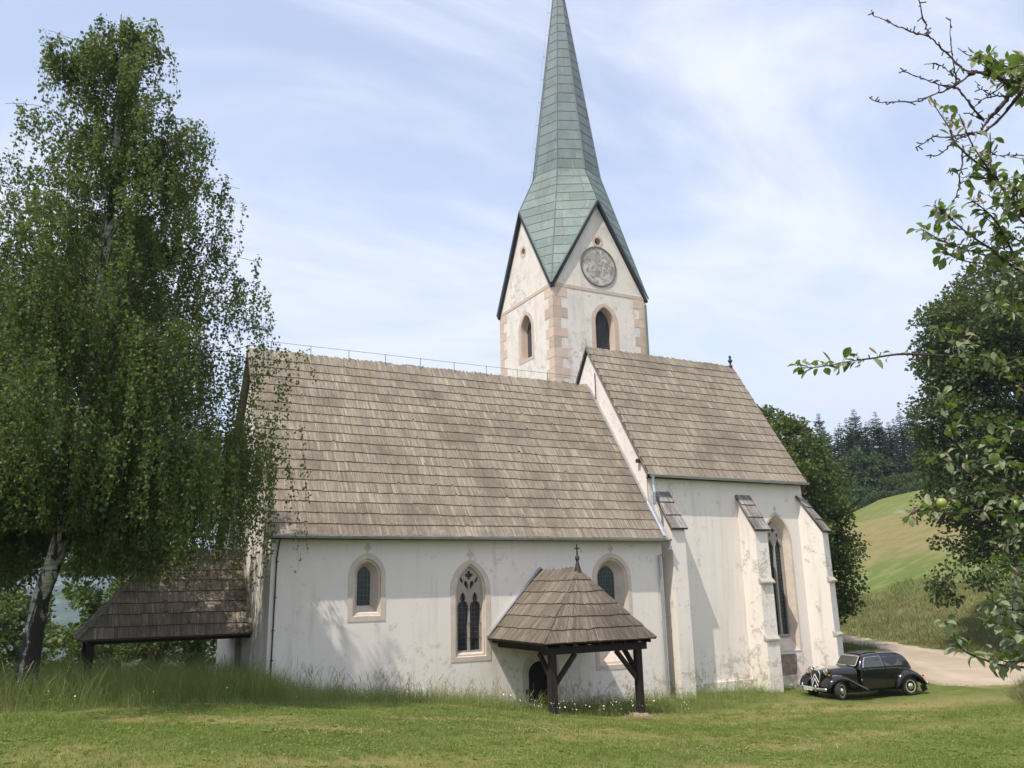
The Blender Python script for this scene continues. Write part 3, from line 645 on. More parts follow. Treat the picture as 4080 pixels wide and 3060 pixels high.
m.box((PX, PA+.02, PR+.60), (.035, .03, .30)); m.box((PX, PA+.02, PR+.62), (.17, .03, .04)); m.build('porch_cross', MAT['iron'], porch)
# ------------------------------------------------ west porch
WE, WR, WX, WRX = 1.95, 4.52, -4.72, -2.60; yS, yN = 2.16, 6.36
sh = Shingles(); S1 = Vector((0, YR-yS, WR-WE)); T1 = S1.length
sh.roof((WX, yS, WE), (1, 0, 0), S1, T1, lambda s: (WRX-WX)*s/T1, lambda s: -WX-.02, 8, width=.06, thick=.03, wav=.04, ragged_top=.06)
sh.roof((0, yN, WE), (-1, 0, 0), Vector((0, -(YR-yS), WR-WE)), T1, lambda s: 0.02, lambda s: -WX-(WRX-WX)*s/T1, 8, width=.08, thick=.04)
S2 = Vector((WRX-WX, 0, WR-WE)); sh.roof((WX, yN, WE), (0, -1, 0), S2, S2.length, lambda s: 2.1*s/S2.length, lambda s: 4.2-2.1*s/S2.length, 8, width=.08, thick=.04)
wp = sh.build('west_porch', MAT['shingle_dark'], church, label='dark shingled hipped porch at the west door')
m = MB(); m.beam((WX+.35, yS+.32, WE-.02), (0, yS+.32, WE-.02), .2, .22); m.beam((WX+.35, yN-.32, WE-.02), (0, yN-.32, WE-.02), .2, .22); m.beam((WX+.35, yS+.3, WE-.02), (WX+.35, yN-.3, WE-.02), .2, .22); m.build('beam', MAT['dark_timber'], wp)
for y in (yS+.32, yN-.32):
    for x in (WX+.35,):
        p = MB(); p.beam((x, y, -.4), (x, y, WE-.1), .2, .2); p.build('post', MAT['dark_timber'], wp)
MAT['lath'] = woodmat('pale verge lath', (.30, .26, .21), (8, 8, 8)); m = MB(); m.beam((-.05, yS-.02, WE+.06), (-.05, YR, WR+.08), .06, .09); m.build('verge_board', MAT['lath'], wp); m = MB(); m.beam((WX, yS, WE+.09), (WRX, YR, WR+.07), .12, .03); m.build('hip_board', MAT['lath'], wp)
# ------------------------------------------------------------------ ground
CTRL = np.array([(-5.3, -24.7, 1.57), (2, -24, 1.0), (-14, -22, 2.1), (.8, -13.3, .45), (-6.1, -12.3, 1.02), (8.6, -16.6, .02), (20, -8, -.72), (16, -11.6, -.2), (19, -10.4, -.35), (22.5, -11, -.4), (24, -13.5, -.1), (26, -7, -.85), (30, -9.5, -.95),
  (13, -20, .2), (-12, -12, 1.35), (-20, -14, 1.9), (-6, -4, .92), (-3.6, -4.5, .82), (-1.7, -4, .72), (1, -4, .42), (4.3, -3.7, .10), (8.5, -4, -.48), (11, -4.2, -.64), (15, -3, -.82), (18, -2.4, -.92),
  (3, -10, .33), (8, -9, -.15), (13, -7, -.5), (0, -8, .6), (-5, -9, .98), (0, 0, .48), (-2.5, 1, .62), (-6.5, 0, .80), (-9, 3, .7), (-12, -2, 1.05), (4, 0, .0), (8, 0, -.55), (11, 0, -.72), (14.2, 0, -.80), (18.4, -.7, -.86), (22, -.6, -1.0),
  (19.5, -2.6, -1.0), (22.6, -3.1, -1.0), (26, -3, -1.0), (24, 3, -1.0), (31, -2, -1.02), (36, 2, -1.0), (40, 12, -1.0), (34, 22, -.8), (28, 30, -.9), (45, -12, -.9), (40, -6, -1.0),
  (-5, 6, .45), (-4.5, 2.2, .66), (0, 9, .1), (-12, 12, -1.2), (-20, 6, .2), (-25, 25, -6), (-8, 24, -3.2), (6, 20, -1.2), (18, 24, -1.0), (-35, 0, .5), (-30, -25, 3), (0, -45, 4), (25, -40, 2.5), (50, -35, 1), (0, 45, -7), (-40, 60, -20), (25, 55, -3), (-80, 40, -22), (60, -60, 2), (-60, -40, 5)])
def _phi(r2): return np.sqrt(r2+6.0)
_n = len(CTRL); _A = np.zeros((_n+3, _n+3)); _d2 = ((CTRL[:, None, :2]-CTRL[None, :, :2])**2).sum(-1)
_A[:_n, :_n] = _phi(_d2)-np.eye(_n)*.02; _A[:_n, _n] = 1; _A[:_n, _n+1:] = CTRL[:, :2]; _A[_n:, :_n] = _A[:_n, _n:].T
_w = np.linalg.solve(_A, np.concatenate([CTRL[:, 2], np.zeros(3)]))
HD = np.array((.80, .60)); C2D = np.array((CAM.x, CAM.y))
def sdist(x, y): return (x-C2D[0])*HD[0]+(y-C2D[1])*HD[1]
def tdist(x, y): return -(x-C2D[0])*HD[1]+(y-C2D[1])*HD[0]
def _soft(v, k=3.0): return np.where(v > 20*k, v, k*np.log1p(np.exp(np.clip(v/k, -30, 30))))
def H(x, y):
    x = np.asarray(x, float); y = np.asarray(y, float); sh = x.shape; xf = x.ravel(); yf = y.ravel(); out = np.empty(len(xf))
    for i in range(0, len(xf), 40000):
        X = np.stack([xf[i:i+40000], yf[i:i+40000]], 1); r = ((X[:, None]-CTRL[None, :, :2])**2).sum(-1); out[i:i+40000] = _phi(r) @ _w[:_n]+_w[_n]+X @ _w[_n+1:]
    # far away the fitted surface hands over to plain country: valley to the north-west, hill to the east
    d = np.hypot(xf-5, yf+2); k = np.clip((d-38)/30, 0, 1); k = k*k*(3-2*k)
    s = sdist(xf, yf); t = tdist(xf, yf)
    far = -1.0-np.clip((-.75*xf+.66*yf-18)*.22, 0, 70)
    base = out*(1-k)+far*k
    s0 = 60.5+np.clip(t, -15, 60)*.42-np.clip(-t-8, 0, 60)*.15
    hill = .222*_soft(s-s0, 1.3)*np.clip((95-t)/60, 0, 1)*(1-.018*np.clip(t, -30, 7))
    hill = np.where(hill > 16, 16+(hill-16)*.35, hill); hill = np.minimum(hill, 40)
    bump = .10*np.sin(xf*.9+1.3)*np.sin(yf*.7)+.05*np.sin(xf*2.3+yf*1.7)
    return (base+hill*(1-.0)+bump*.35).reshape(sh)
def h1(x, y): return float(H(np.array([x]), np.array([y]))[0])
def axis(lo, hi, a, b, st, g=1.16):
    m = list(np.arange(a, b+1e-6, st)); d = st; L = [a]; R = [m[-1]]
    while L[0] > lo: d *= g; L.insert(0, L[0]-d)
    d = st
    while R[-1] < hi: d *= g; R.append(R[-1]+d)
    return np.array(L[:-1]+m+R[1:])
gx = axis(-3600, 3600, -16, 46, .42); gy = axis(-2500, 3600, -25, 30, .42)
GX, GY = np.meshgrid(gx, gy); GZ = H(GX, GY)
V = np.stack([GX, GY, GZ], -1).reshape(-1, 3); nx, ny = len(gx), len(gy); I = np.arange(nx*ny).reshape(ny, nx)
Fq = np.stack([I[:-1, :-1], I[:-1, 1:], I[1:, 1:], I[1:, :-1]], -1).reshape(-1, 4)
def dryness(x, y):
    d = np.exp(-(((x-17.2)/7.0)**2+((y+5.0+.10*(x-17))/1.7)**2)); d2 = .8*np.exp(-(((x-10.5)/5)**2+((y+6.2)/1.1)**2)); d3 = .55*np.exp(-(((x-6)/4)**2+((y+9.8)/.8)**2))
    d4 = .6*np.exp(-(((x+1)/3.2)**2+((y+11.6)/.7)**2))+.5*np.exp(-(((x-4)/3)**2+((y+13.5)/.8)**2))+.6*np.exp(-(((x-12)/4)**2+((y+11)/1.0)**2))
    q = np.array([mnoise.noise((a*.30, b*.55, 21))+.5*mnoise.noise((a*1.1, b*1.6, 23)) if abs(a) < 60 and abs(b) < 40 else 0 for a, b in zip(np.ravel(x), np.ravel(y))]).reshape(np.shape(x))
    return np.clip(np.maximum(np.maximum(d, d2), np.maximum(np.maximum(d3, d4), np.clip(q*1.5-.12, 0, .75))), 0, 1)
EDGE = np.array([(-60, -7.5), (-20, -7), (-12, -6.4), (-6, -5.2), (-3.6, -4.9), (-1.7, -4.5), (1, -4.1), (4.3, -3.7), (6.4, -4.0), (8.5, -4.3), (9.7, -4.0), (10.4, -3.75), (11.4, -4.5), (13, -4.0), (14.9, -3.0), (17.9, -1.9), (19, -1.1), (20, -.5), (21, -.2), (60, 0)])
def yedge(x): return np.interp(x, EDGE[:, 0], EDGE[:, 1])
t = MT('meadow ground', .95, .1); P = t.geo.outputs['Position']
n1 = t.noise(1.2, 7, .65); n2 = t.noise(6, 6, .7); n3 = t.noise(.16, 4, .6)
g = t.ramp(n1, [(.3, (.058, .085, .018)), (.5, (.085, .118, .026)), (.7, (.125, .145, .042))])
g = t.mix(t.rng(n2, .52, .68, 0, .7), g, (.17, .138, .068))
g = t.mix(t.math('MULTIPLY', t.attr('dry'), t.rng(n2, .25, .6, .35, .95)), g, (.29, .235, .105))
far = t.attr('far')      # metres along the view of the hill
fc = t.ramp(t.math('DIVIDE', t.math('ADD', t.math('ADD', far, t.math('MULTIPLY', n3, 12)), t.math('MULTIPLY', t.noise(.6, 5, .7), 7)), 200), [(0, (.085, .10, .035)), (.41, (.11, .115, .04)), (.435, (.095, .135, .033)), (.47, (.10, .14, .034)), (.50, (.185, .16, .066)), (.615, (.195, .165, .07)), (.645, (.12, .155, .042)), (.80, (.115, .15, .04)), (.83, (.05, .06, .022))])
stripe = t.noise(1, 4, .6, t.pos((.55, .10, 1), rot=(0, 0, rad(-36)), src=P)); fc = t.mix(t.rng(stripe, .44, .62, 0, .5), fc, (.115, .12, .045)); row = t.noise(1, 3, .55, t.pos((.05, 1.0, 1), rot=(0, 0, rad(-52)), src=P)); fc = t.mix(t.rng(row, .48, .60, 0, .35), fc, (.24, .20, .10))
fc = t.mix(t.rng(n1, .5, .7, 0, .35), fc, (.21, .175, .085))
g = t.mix(t.rng(far, 55, 62), g, fc)
t.color(g); t.bump(t.math('ADD', n2, n1), .6, .06); MAT['ground'] = t.m
gr = np_mesh('ground', V, Fq, MAT['ground'], smooth=True); gr['kind'] = 'structure'
for nm, val in (('dry', dryness(V[:, 0], V[:, 1])), ('far', np.clip(sdist(V[:, 0], V[:, 1])-np.clip(tdist(V[:, 0], V[:, 1]), -15, 60)*.42, 0, 400))):
    a = gr.data.attributes.new(nm, 'FLOAT', 'POINT'); a.data.foreach_set('value', val.astype(np.float32))
# dirt road
rcL = np.array([(39.5, 34), (40.5, 24), (40.2, 15.5), (38.5, 11.2), (33.5, 7), (29.5, 3), (26.4, -.5), (26.0, -2.6), (29.5, -3.8), (36, -6.6), (46, -13), (60, -22)])
rcR = np.array([(42.5, 34.5), (43.8, 24), (43, 16), (41.3, 10.3), (39.8, 6.5), (38.3, 3.2), (37, 1), (37.5, -1), (40, -3.5), (44, -6.8), (52, -12), (64, -20)])
def catmull(P, m=10):
    P = np.asarray(P, float); out = []
    for i in range(len(P)-1):
        p0, p1, p2, p3 = P[max(i-1, 0)], P[i], P[i+1], P[min(i+2, len(P)-1)]
        for k in range(m):
            u = k/m; out.append(.5*((2*p1)+(-p0+p2)*u+(2*p0-5*p1+4*p2-p3)*u*u+(-p0+3*p1-3*p2+p3)*u**3))
    out.append(P[-1]); return np.array(out)
rL, rR = catmull(rcL, 12), catmull(rcR, 12); rcs = np.concatenate([(rL+rR)/2, np.linalg.norm(rL-rR, axis=1)[:, None]/2], 1)
K = 41; ww = np.linspace(-1, 1, K); rg_ = np.random.default_rng(3)
jl = np.array([.5*mnoise.noise((i*.35, 0, 0))+.3*mnoise.noise((i*1.3, 3, 0)) for i in range(len(rcs))]); jr = np.array([.5*mnoise.noise((i*.35, 9, 0))+.3*mnoise.noise((i*1.3, 7, 0)) for i in range(len(rcs))])
dR = (rR-rL)/np.linalg.norm(rR-rL, axis=1)[:, None]; A_ = rL+dR*jl[:, None]; B_ = rR+dR*jr[:, None]
RX = A_[:, None]*(1-(ww[None, :, None]+1)/2)+B_[:, None]*(ww[None, :, None]+1)/2
RZ = H(RX[..., 0], RX[..., 1])+.05-.07*np.abs(ww)[None]**6
V = np.concatenate([RX, RZ[..., None]], -1).reshape(-1, 3); I = np.arange(len(rcs)*K).reshape(len(rcs), K)
Fq = np.stack([I[:-1, :-1], I[:-1, 1:], I[1:, 1:], I[1:, :-1]], -1).reshape(-1, 4)
t = MT('dirt road', .95, .1); n1 = t.noise(.5, 7, .65); n2 = t.noise(7, 6, .7); c = t.ramp(n1, [(.3, (.33, .27, .205)), (.7, (.42, .345, .265))]); c = t.mix(t.rng(n2, .55, .75, 0, .35), c, (.28, .22, .15)); c = t.mix(t.rng(t.noise(1.3, 7, .75), .60, .70, 0, .55), c, (.14, .125, .06)); ac = t.attr('across'); rut = t.math('MULTIPLY', t.rng(ac, .30, .42), t.rng(ac, .62, .50)); c = t.mix(t.math('MULTIPLY', rut, t.rng(n1, .3, .6, .15, .55)), c, (.47, .395, .31)); c = t.mix(t.math('MULTIPLY', t.rng(ac, .74, .98), t.rng(n2, .35, .6)), c, (.13, .125, .05)); st = t.nt.nodes.new('ShaderNodeTexVoronoi'); st.inputs['Scale'].default_value = 14; t.L(t.geo.outputs['Position'], st.inputs['Vector']); c = t.mix(t.rng(st.outputs['Distance'], .0, .16, .35, 0), c, (.58, .53, .46)); t.color(c); t.bump(t.math('ADD', n2, t.math('MULTIPLY', n1, 2)), .6, .05)
rd = np_mesh('dirt_road', V, Fq, t.m, smooth=True); rd['kind'] = 'structure'; a = rd.data.attributes.new('across', 'FLOAT', 'POINT'); a.data.foreach_set('value', np.tile(np.abs(ww), len(rcs)).astype(np.float32))
def onroad(x, y, m=0.0):
    P = np.concatenate([rL[::4], rR[::-1][::4]]); ins = np.zeros(len(x), bool); n = len(P)
    for i in range(n):
        (x1, y1), (x2, y2) = P[i], P[(i+1) % n]; c = ((y1 > y) != (y2 > y)); xi = (x2-x1)*(y-y1)/((y2-y1) if abs(y2-y1) > 1e-9 else 1e-9)+x1; ins ^= c & (x < xi)
    if m < 0: return ins & ~near_edge(x, y, -m)
    return ins | near_edge(x, y, m) if m > 0 else ins
def near_edge(x, y, m):
    E_ = np.concatenate([rL, rR]); out = np.zeros(len(x), bool)
    for i in range(0, len(x), 20000): out[i:i+20000] = np.hypot(x[i:i+20000, None]-E_[None, :, 0], y[i:i+20000, None]-E_[None, :, 1]).min(1) < m
    return out
# ------------------------------------------------ grass
def blades(name, P, h, wd, lean, tint, mat, rng_, bend=.5):
    n = len(P); a = rng_.uniform(0, 2*pi, n); l = rng_.uniform(0, 2*pi, n); ux, uy = np.cos(a)*wd/2, np.sin(a)*wd/2
    lx, ly = np.cos(l)*lean*h, np.sin(l)*lean*h
    V = np.zeros((n, 5, 3)); b = P
    V[:, 0] = b; V[:, 0, 0] -= ux; V[:, 0, 1] -= uy; V[:, 1] = b; V[:, 1, 0] += ux; V[:, 1, 1] += uy
    m = b.copy(); m[:, 0] += lx*.35; m[:, 1] += ly*.35; m[:, 2] += h*.6
    V[:, 2] = m; V[:, 2, 0] += ux*.75; V[:, 2, 1] += uy*.75; V[:, 3] = m; V[:, 3, 0] -= ux*.75; V[:, 3, 1] -= uy*.75
    tp = b.copy(); tp[:, 0] += lx; tp[:, 1] += ly; tp[:, 2] += h*np.sqrt(np.clip(1-.5*lean**2, .1, 1)); V[:, 4] = tp
    V = V.reshape(-1, 3); i = np.arange(n)*5
    Q = np.stack([i, i+1, i+2, i+3], 1); T3 = np.stack([i+3, i+2, i+4], 1)
    o = np_mesh(name, V, [Q, T3], mat, np.concatenate([tint, tint])); o['kind'] = 'stuff'; return o
def in_church(x, y, m=.0): return ((x > -m) & (x < 14+m) & (y > -m) & (y < 9)) | ((x >= 14) & (x < 22.6+m) & (y > .55-m) & (y < 14))
def noise2(x, y, s, z=0): return np.array([mnoise.noise((a*s, b*s, z)) for a, b in zip(x, y)])
MAT['lawn'] = leafmat('mown grass blades', (.37, .29, .135), (.15, .195, .042), (.185, .265, .052), .6, .38)
MAT['tall'] = leafmat('tall grass blades', (.40, .35, .20), (.17, .225, .06), (.235, .30, .09), .6, .5)
def sector(n, d0, d1, a0, a1, rng_):
    d = np.sqrt(rng_.uniform(d0*d0, d1*d1, n)); a = np.radians(rng_.uniform(a0, a1, n)); return CAM.x+d*np.sin(a), CAM.y+d*np.cos(a)
rg_ = np.random.default_rng(21)
x, y = sector(300000, 11.0, 33, -6, 63, rg_); keep = (y < yedge(x)+.25*rg_.standard_normal(len(x))*.4) & ~in_church(x, y, .05)
keep &= ~onroad(x, y, -.3+.0); keep &= (rg_.random(len(x)) < np.clip(1.25-(np.hypot(x-CAM.x, y-CAM.y)-12)/30, .35, 1)); x, y = x[keep], y[keep]
dr_ = dryness(x, y); n_a = noise2(x, y, .8); n_b = noise2(x, y, 3.1, 4)
ti = .60+.26*n_a+.26*n_b+rg_.normal(0, .17, len(x))-.55*dr_*(rg_.random(len(x)) < .85); ti = np.where(rg_.random(len(x)) < .10+.25*np.clip(n_b, 0, 1), rg_.uniform(0, .3, len(x)), ti)
hh = rg_.uniform(.035, .09, len(x))*(1+.35*n_a+.5*n_b)*(1-.35*dr_)
keep = (n_b+.6*n_a > -.52+.1*rg_.standard_normal(len(x))); x, y, ti, hh = x[keep], y[keep], ti[keep], hh[keep]
blades('mown_grass', np.stack([x, y, H(x, y)-.005], 1), hh, rg_.uniform(.006, .012, len(x)), rg_.uniform(.3, 1.2, len(x)), np.clip(ti, 0, 1), MAT['lawn'], rg_)
# clover and plantain leaves low in the lawn
x, y = sector(70000, 11.0, 27, -6, 63, rg_); nb = noise2(x, y, 1.1, 7); keep = (y < yedge(x)) & (nb > -.02) & (dryness(x, y) < .4); x, y = x[keep], y[keep]; n = len(x)
P = np.stack([x, y, H(x, y)+rg_.uniform(.015, .05, n)], 1); a = rg_.uniform(0, 2*pi, n); L = rg_.uniform(.012, .03, n)
A = np.stack([np.cos(a), np.sin(a), rg_.normal(.15, .3, n)], 1)*L[:, None]; B = np.stack([-np.sin(a), np.cos(a), rg_.normal(0, .3, n)], 1)*L[:, None]*.7
V = np.stack([P-A, P+B, P+A, P-B], 1).reshape(-1, 3); i = np.arange(n)*4
o = np_mesh('clover', V, np.stack([i, i+1, i+2, i+3], 1), MAT['lawn'], np.clip(.8+rg_.normal(0, .15, n), 0, 1)); o['kind'] = 'stuff'
# tall unmown grass along the church and on the west side
x = np.concatenate([rg_.uniform(-14, 0, 80000), rg_.uniform(-1, 21.5, 80000)]); y = np.concatenate([rg_.uniform(-7.5, 6, 80000), rg_.uniform(-5, .9, 80000)])
ye = yedge(x); nq = noise2(x, y, 1.6, 31); keep = (y > ye+.25*rg_.standard_normal(len(x))) & ~in_church(x, y, .02) & (rg_.random(len(x)) < np.where(x > .5, .40, .62)*(1+1.1*nq)); x, y = x[keep], y[keep]; ye = yedge(x)
ramp_ = np.clip((y-ye)/1.7, .13, 1); nn = noise2(x, y, .55, 2); nm = noise2(x, y, 2.0, 5)
west = np.clip((2-x)/4, 0, 1); top = .40+.30*west-.10*np.clip((x-12)/6, 0, 1)
# trodden ground right under the porch roof
pt = np.clip(np.minimum(np.minimum(x-7.2, 10.4-x), np.minimum(y+3.1, -y+.4)), 0, 1); top = top*(1-.55*pt)
hh = top*ramp_*rg_.uniform(.35, 1.35, len(x))*(1+.6*nn+.5*nm)
ti = .60+.22*nn+.15*nm+rg_.normal(0, .16, len(x)); ti = np.where(rg_.random(len(x)) < .20, rg_.uniform(0, .35, len(x)), ti)
blades('tall_grass', np.stack([x, y, H(x, y)-.01], 1), np.clip(hh, .05, 1.1), rg_.uniform(.005, .011, len(x)), np.clip(rg_.normal(.55, .28, len(x)), .05, 1.3), np.clip(ti, 0, 1), MAT['tall'], rg_)
# flowering stalks standing above it
x = np.concatenate([rg_.uniform(-12, 0, 1100), rg_.uniform(-.5, 21, 1100)]); y = np.concatenate([rg_.uniform(-5.2, 4, 1100), rg_.uniform(-4, .5, 1100)]); keep = (y > yedge(x)+.5) & ~in_church(x, y, .03); x, y = x[keep], y[keep]
V = []; Fc = []; Ti = []
for a, b, z in zip(x, y, H(x, y)):
    hgt = rg_.uniform(.30, .95)*(1.1 if a < 1 else .9); l = rg_.uniform(0, 2*pi); le = rg_.uniform(.1, .65); p = [np.array((a+le*hgt*k*k*cos(l), b+le*hgt*k*k*sin(l), z+hgt*k*(1-.15*k*le))) for k in (0, .4, .75, 1.0)]
    th = .0035; q = rg_.uniform(0, pi); u = np.array((cos(q), sin(q), 0)); n0 = len(V)
    for k, pp in enumerate(p): V += [pp-u*th, pp+u*th]
    for k in range(3): Fc.append((n0+2*k, n0+2*k+1, n0+2*k+3, n0+2*k+2)); Ti.append(.15+.3*rg_.random())
    d = p[3]-p[2]; n1_ = len(V); wd = rg_.uniform(.005, .012); V += [p[2]+d*.3-u*wd, p[2]+d*.3+u*wd, p[3]+d*.35+u*wd*.4, p[3]+d*.35-u*wd*.4]; Fc.append((n1_, n1_+1, n1_+2, n1_+3)); Ti.append(.05+.2*rg_.random())
o = np_mesh('grass_stalks', np.array(V), np.array(Fc), MAT['tall'], Ti); o['kind'] = 'stuff'
# broad weeds among the tall grass
xs = np.concatenate([rg_.uniform(-8, 0, 90), rg_.uniform(0, 20, 190)]); ys = yedge(xs)+rg_.uniform(.5, 3.6, len(xs)); V = []; Fc = []; Ti = []
for a, b, z in zip(xs, ys, H(xs, ys)):
    if in_church(np.array([a]), np.array([b]), .08)[0] or b > .6: continue
    hgt = rg_.uniform(.25, .75); ln = rg_.normal(0, .12, 2); tn = rg_.normal(.72, .14); th = .005; k = int(rg_.integers(9, 18)); top = np.array((a+ln[0]*hgt, b+ln[1]*hgt, z+hgt)); bs = np.array((a, b, z)); n0 = len(V)
    V += [bs-(th, 0, 0), bs+(th, 0, 0), top+(th*.5, 0, 0), top-(th*.5, 0, 0)]; Fc.append((n0, n0+1, n0+2, n0+3)); Ti.append(.5)
    for j in range(k):
        f = (j+.5)/k; q = j*2.4+rg_.normal(0, .3); L = rg_.uniform(.06, .13)*(1.15-.6*f); w_ = L*.24; d = np.array((cos(q), sin(q), rg_.uniform(-.1, .6))); u = np.array((-sin(q), cos(q), 0)); o_ = bs+(top-bs)*f; n0 = len(V)
        V += [o_, o_+d*L*.5+u*w_, o_+d*L+np.array((0, 0, -.3*L)), o_+d*L*.5-u*w_]; Fc.append((n0, n0+1, n0+2, n0+3)); Ti.append(min(1, max(0, tn+rg_.normal(0, .08))))
o = np_mesh('weeds', np.array(V), np.array(Fc), MAT['tall'], Ti); o['kind'] = 'stuff'
# daisies and other small flowers
V = []; Fc = []; cols = []
MAT['petal'] = simple('white petals', (.75, .75, .70), .7, .2, 0, .05)
xs = np.concatenate([rg_.uniform(6.3, 11.5, 75), rg_.uniform(-9, 21, 40)]); ys = yedge(xs)+np.abs(rg_.normal(.35, .5, len(xs)))
for a, b, z in zip(xs, ys, H(xs, ys)):
    if in_church(np.array([a]), np.array([b]))[0]: continue
    hgt = rg_.uniform(.22, .45); r = rg_.uniform(.012, .02); n0 = len(V); c = np.array((a, b, z+hgt)); tx, ty = rg_.normal(0, .4, 2)
    V.append(c+np.array((0, 0, .006)))
    for k in range(7): q = 2*pi*k/7; V.append(c+np.array((r*cos(q), r*sin(q), r*(tx*cos(q)+ty*sin(q)))))
    for k in range(7): Fc.append((n0, n0+1+k, n0+1+(k+1) % 7))
o = np_mesh('daisies', np.array(V), np.array(Fc), MAT['petal'], np.ones(len(Fc))); o['kind'] = 'stuff'
# longer tufts, plantain and dandelion rosettes in the mown lawn
x, y = sector(2600, 11.0, 31, -6, 63, rg_); keep = (y < yedge(x)-.1) & ~onroad(x, y, .3) & (noise2(x, y, .45, 12) > -.12); x, y = x[keep], y[keep]
rep = 24; X = np.repeat(x, rep)+rg_.normal(0, .055, len(x)*rep); Y = np.repeat(y, rep)+rg_.normal(0, .055, len(x)*rep); n = len(X); tb = np.repeat(rg_.normal(.72, .16, len(x)), rep)
blades('grass_tufts', np.stack([X, Y, H(X, Y)-.005], 1), rg_.uniform(.06, .15, n), rg_.uniform(.005, .01, n), np.clip(rg_.normal(.8, .3, n), .1, 1.5), np.clip(tb+rg_.normal(0, .12, n), 0, 1), MAT['lawn'], rg_)
x, y = sector(2400, 11.0, 27, -6, 63, rg_); keep = (y < yedge(x)-.1) & ~onroad(x, y, .3) & (noise2(x, y, .35, 15) > .0); x, y = x[keep], y[keep]; z = H(x, y); V = []; Fc = []; Ti = []
for a, b, c in zip(x, y, z):
    k = int(rg_.integers(5, 9)); q0 = rg_.uniform(0, 6); tn = rg_.normal(.85, .12); big = rg_.uniform(.6, 1.3)
    for j in range(k):
        q = q0+2*pi*j/k+rg_.normal(0, .2); L = rg_.uniform(.05, .10)*big; w_ = L*.22; d = np.array((cos(q), sin(q), 0)); u = np.array((-sin(q), cos(q), 0)); o_ = np.array((a, b, c+.012)); n0 = len(V); up = rg_.uniform(.1, .6)
        V += [o_, o_+d*L*.5+u*w_+np.array((0, 0, L*up*.6)), o_+d*L+np.array((0, 0, L*up*.5)), o_+d*L*.5-u*w_+np.array((0, 0, L*up*.6))]; Fc.append((n0, n0+1, n0+2, n0+3)); Ti.append(min(1, max(0, tn+rg_.normal(0, .06))))
o = np_mesh('lawn_weeds', np.array(V), np.array(Fc), MAT['lawn'], Ti); o['kind'] = 'stuff'
# rough grass on the bank beyond the road and on the right
x = np.concatenate([rg_.uniform(28, 66, 110000), rg_.uniform(20, 42, 40000)]); y = np.concatenate([rg_.uniform(-14, 36, 110000), rg_.uniform(-15, -3.5, 40000)])
s = sdist(x, y)-np.clip(tdist(x, y), -15, 60)*.42; far_ = np.arange(len(x)) < 110000
nn = noise2(x, y, .25, 3); keep = np.where(far_, (s > 47) & (s < 77+3*nn) & ~onroad(x, y, .2+.0), (y < -4.0+.4*nn) & ((x-19)*5.5 > (y+9.3)*8.6+5*nn) & (y > -10.5) & ~onroad(x, y, .15)); keep &= ~in_church(x, y, .5); x, y, nn, far_ = x[keep], y[keep], nn[keep], far_[keep]
nz = noise2(x, y, .11, 8); ti = .50+.55*nn+.5*nz+rg_.normal(0, .16, len(x)); ti = np.where(rg_.random(len(x)) < .16, .12, ti); MAT['rough'] = leafmat('rough bank grass', (.26, .20, .095), (.115, .135, .042), (.125, .17, .045), .65, .35)
blades('rough_grass', np.stack([x, y, H(x, y)-.02], 1), np.where(far_, rg_.uniform(.15, .55, len(x)), rg_.uniform(.2, .65, len(x)))*(1+.5*nn), np.where(far_, .026, .014)*rg_.uniform(.6, 1.4, len(x)), np.clip(rg_.normal(.85, .3, len(x)), .05, 1.4), np.clip(ti, 0, 1), MAT['rough'], rg_)
# grass strip between choir and road
x = rg_.uniform(21.5, 40, 34000); y = rg_.uniform(-1.5, 16, 34000); keep = ~onroad(x, y, -.1) & ~in_church(x, y, .6); x, y = x[keep], y[keep]
blades('verge_grass', np.stack([x, y, H(x, y)-.02], 1), rg_.uniform(.06, .24, len(x)), rg_.uniform(.01, .02, len(x)), np.clip(rg_.normal(.5, .2, len(x)), .05, 1.2), np.clip(.65+rg_.normal(0, .16, len(x)), 0, 1), MAT['lawn'], rg_)
# dry clippings left on the lawn
def hay(name, cx, cy, sx, sy, n, hz, rng_, stuff=True):
    V = []; Fc = []; Ti = []
    for k in range(n):
        a = cx+rng_.normal(0, sx); b = cy+rng_.normal(0, sy); r = max(0, 1-((a-cx)/(2*sx))**2-((b-cy)/(2*sy))**2); z0 = h1_(a, b)+.02+hz*r*rng_.random(); q = rng_.uniform(0, 2*pi); L = rng_.uniform(.08, .30); d = np.array((cos(q), sin(q), rng_.normal(0, .18))); u = np.array((-sin(q), cos(q), 0))*rng_.uniform(.002, .005); k0 = rng_.normal(0, .35); n0 = len(V)
        for j in range(4):
            s_ = j/3-.5; p = np.array((a, b, z0))+d*L*s_+np.array((-sin(q), cos(q), 0))*k0*L*s_*s_+np.array((0, 0, .02*rng_.random())); V += [p-u, p+u]
        for j in range(3): Fc.append((n0+2*j, n0+2*j+1, n0+2*j+3, n0+2*j+2)); Ti.append(rng_.random())
    return np_mesh(name, np.array(V), np.array(Fc), MAT['hay'], Ti)
_hx = None
def h1_(a, b): return float(H(np.array([a]), np.array([b]))[0])
t = MT('dry hay', .9, .15); t.color(t.ramp(t.attr(), [(0, (.20, .135, .07)), (.6, (.34, .25, .14)), (1, (.46, .37, .23))])); MAT['hay'] = t.m
def groundpt(px, py):
    d = 5.0; p = at(px, py, d)
    while d < 120 and p.z > h1(p.x, p.y): d += .1; p = at(px, py, d)
    return p
MAT_ = None
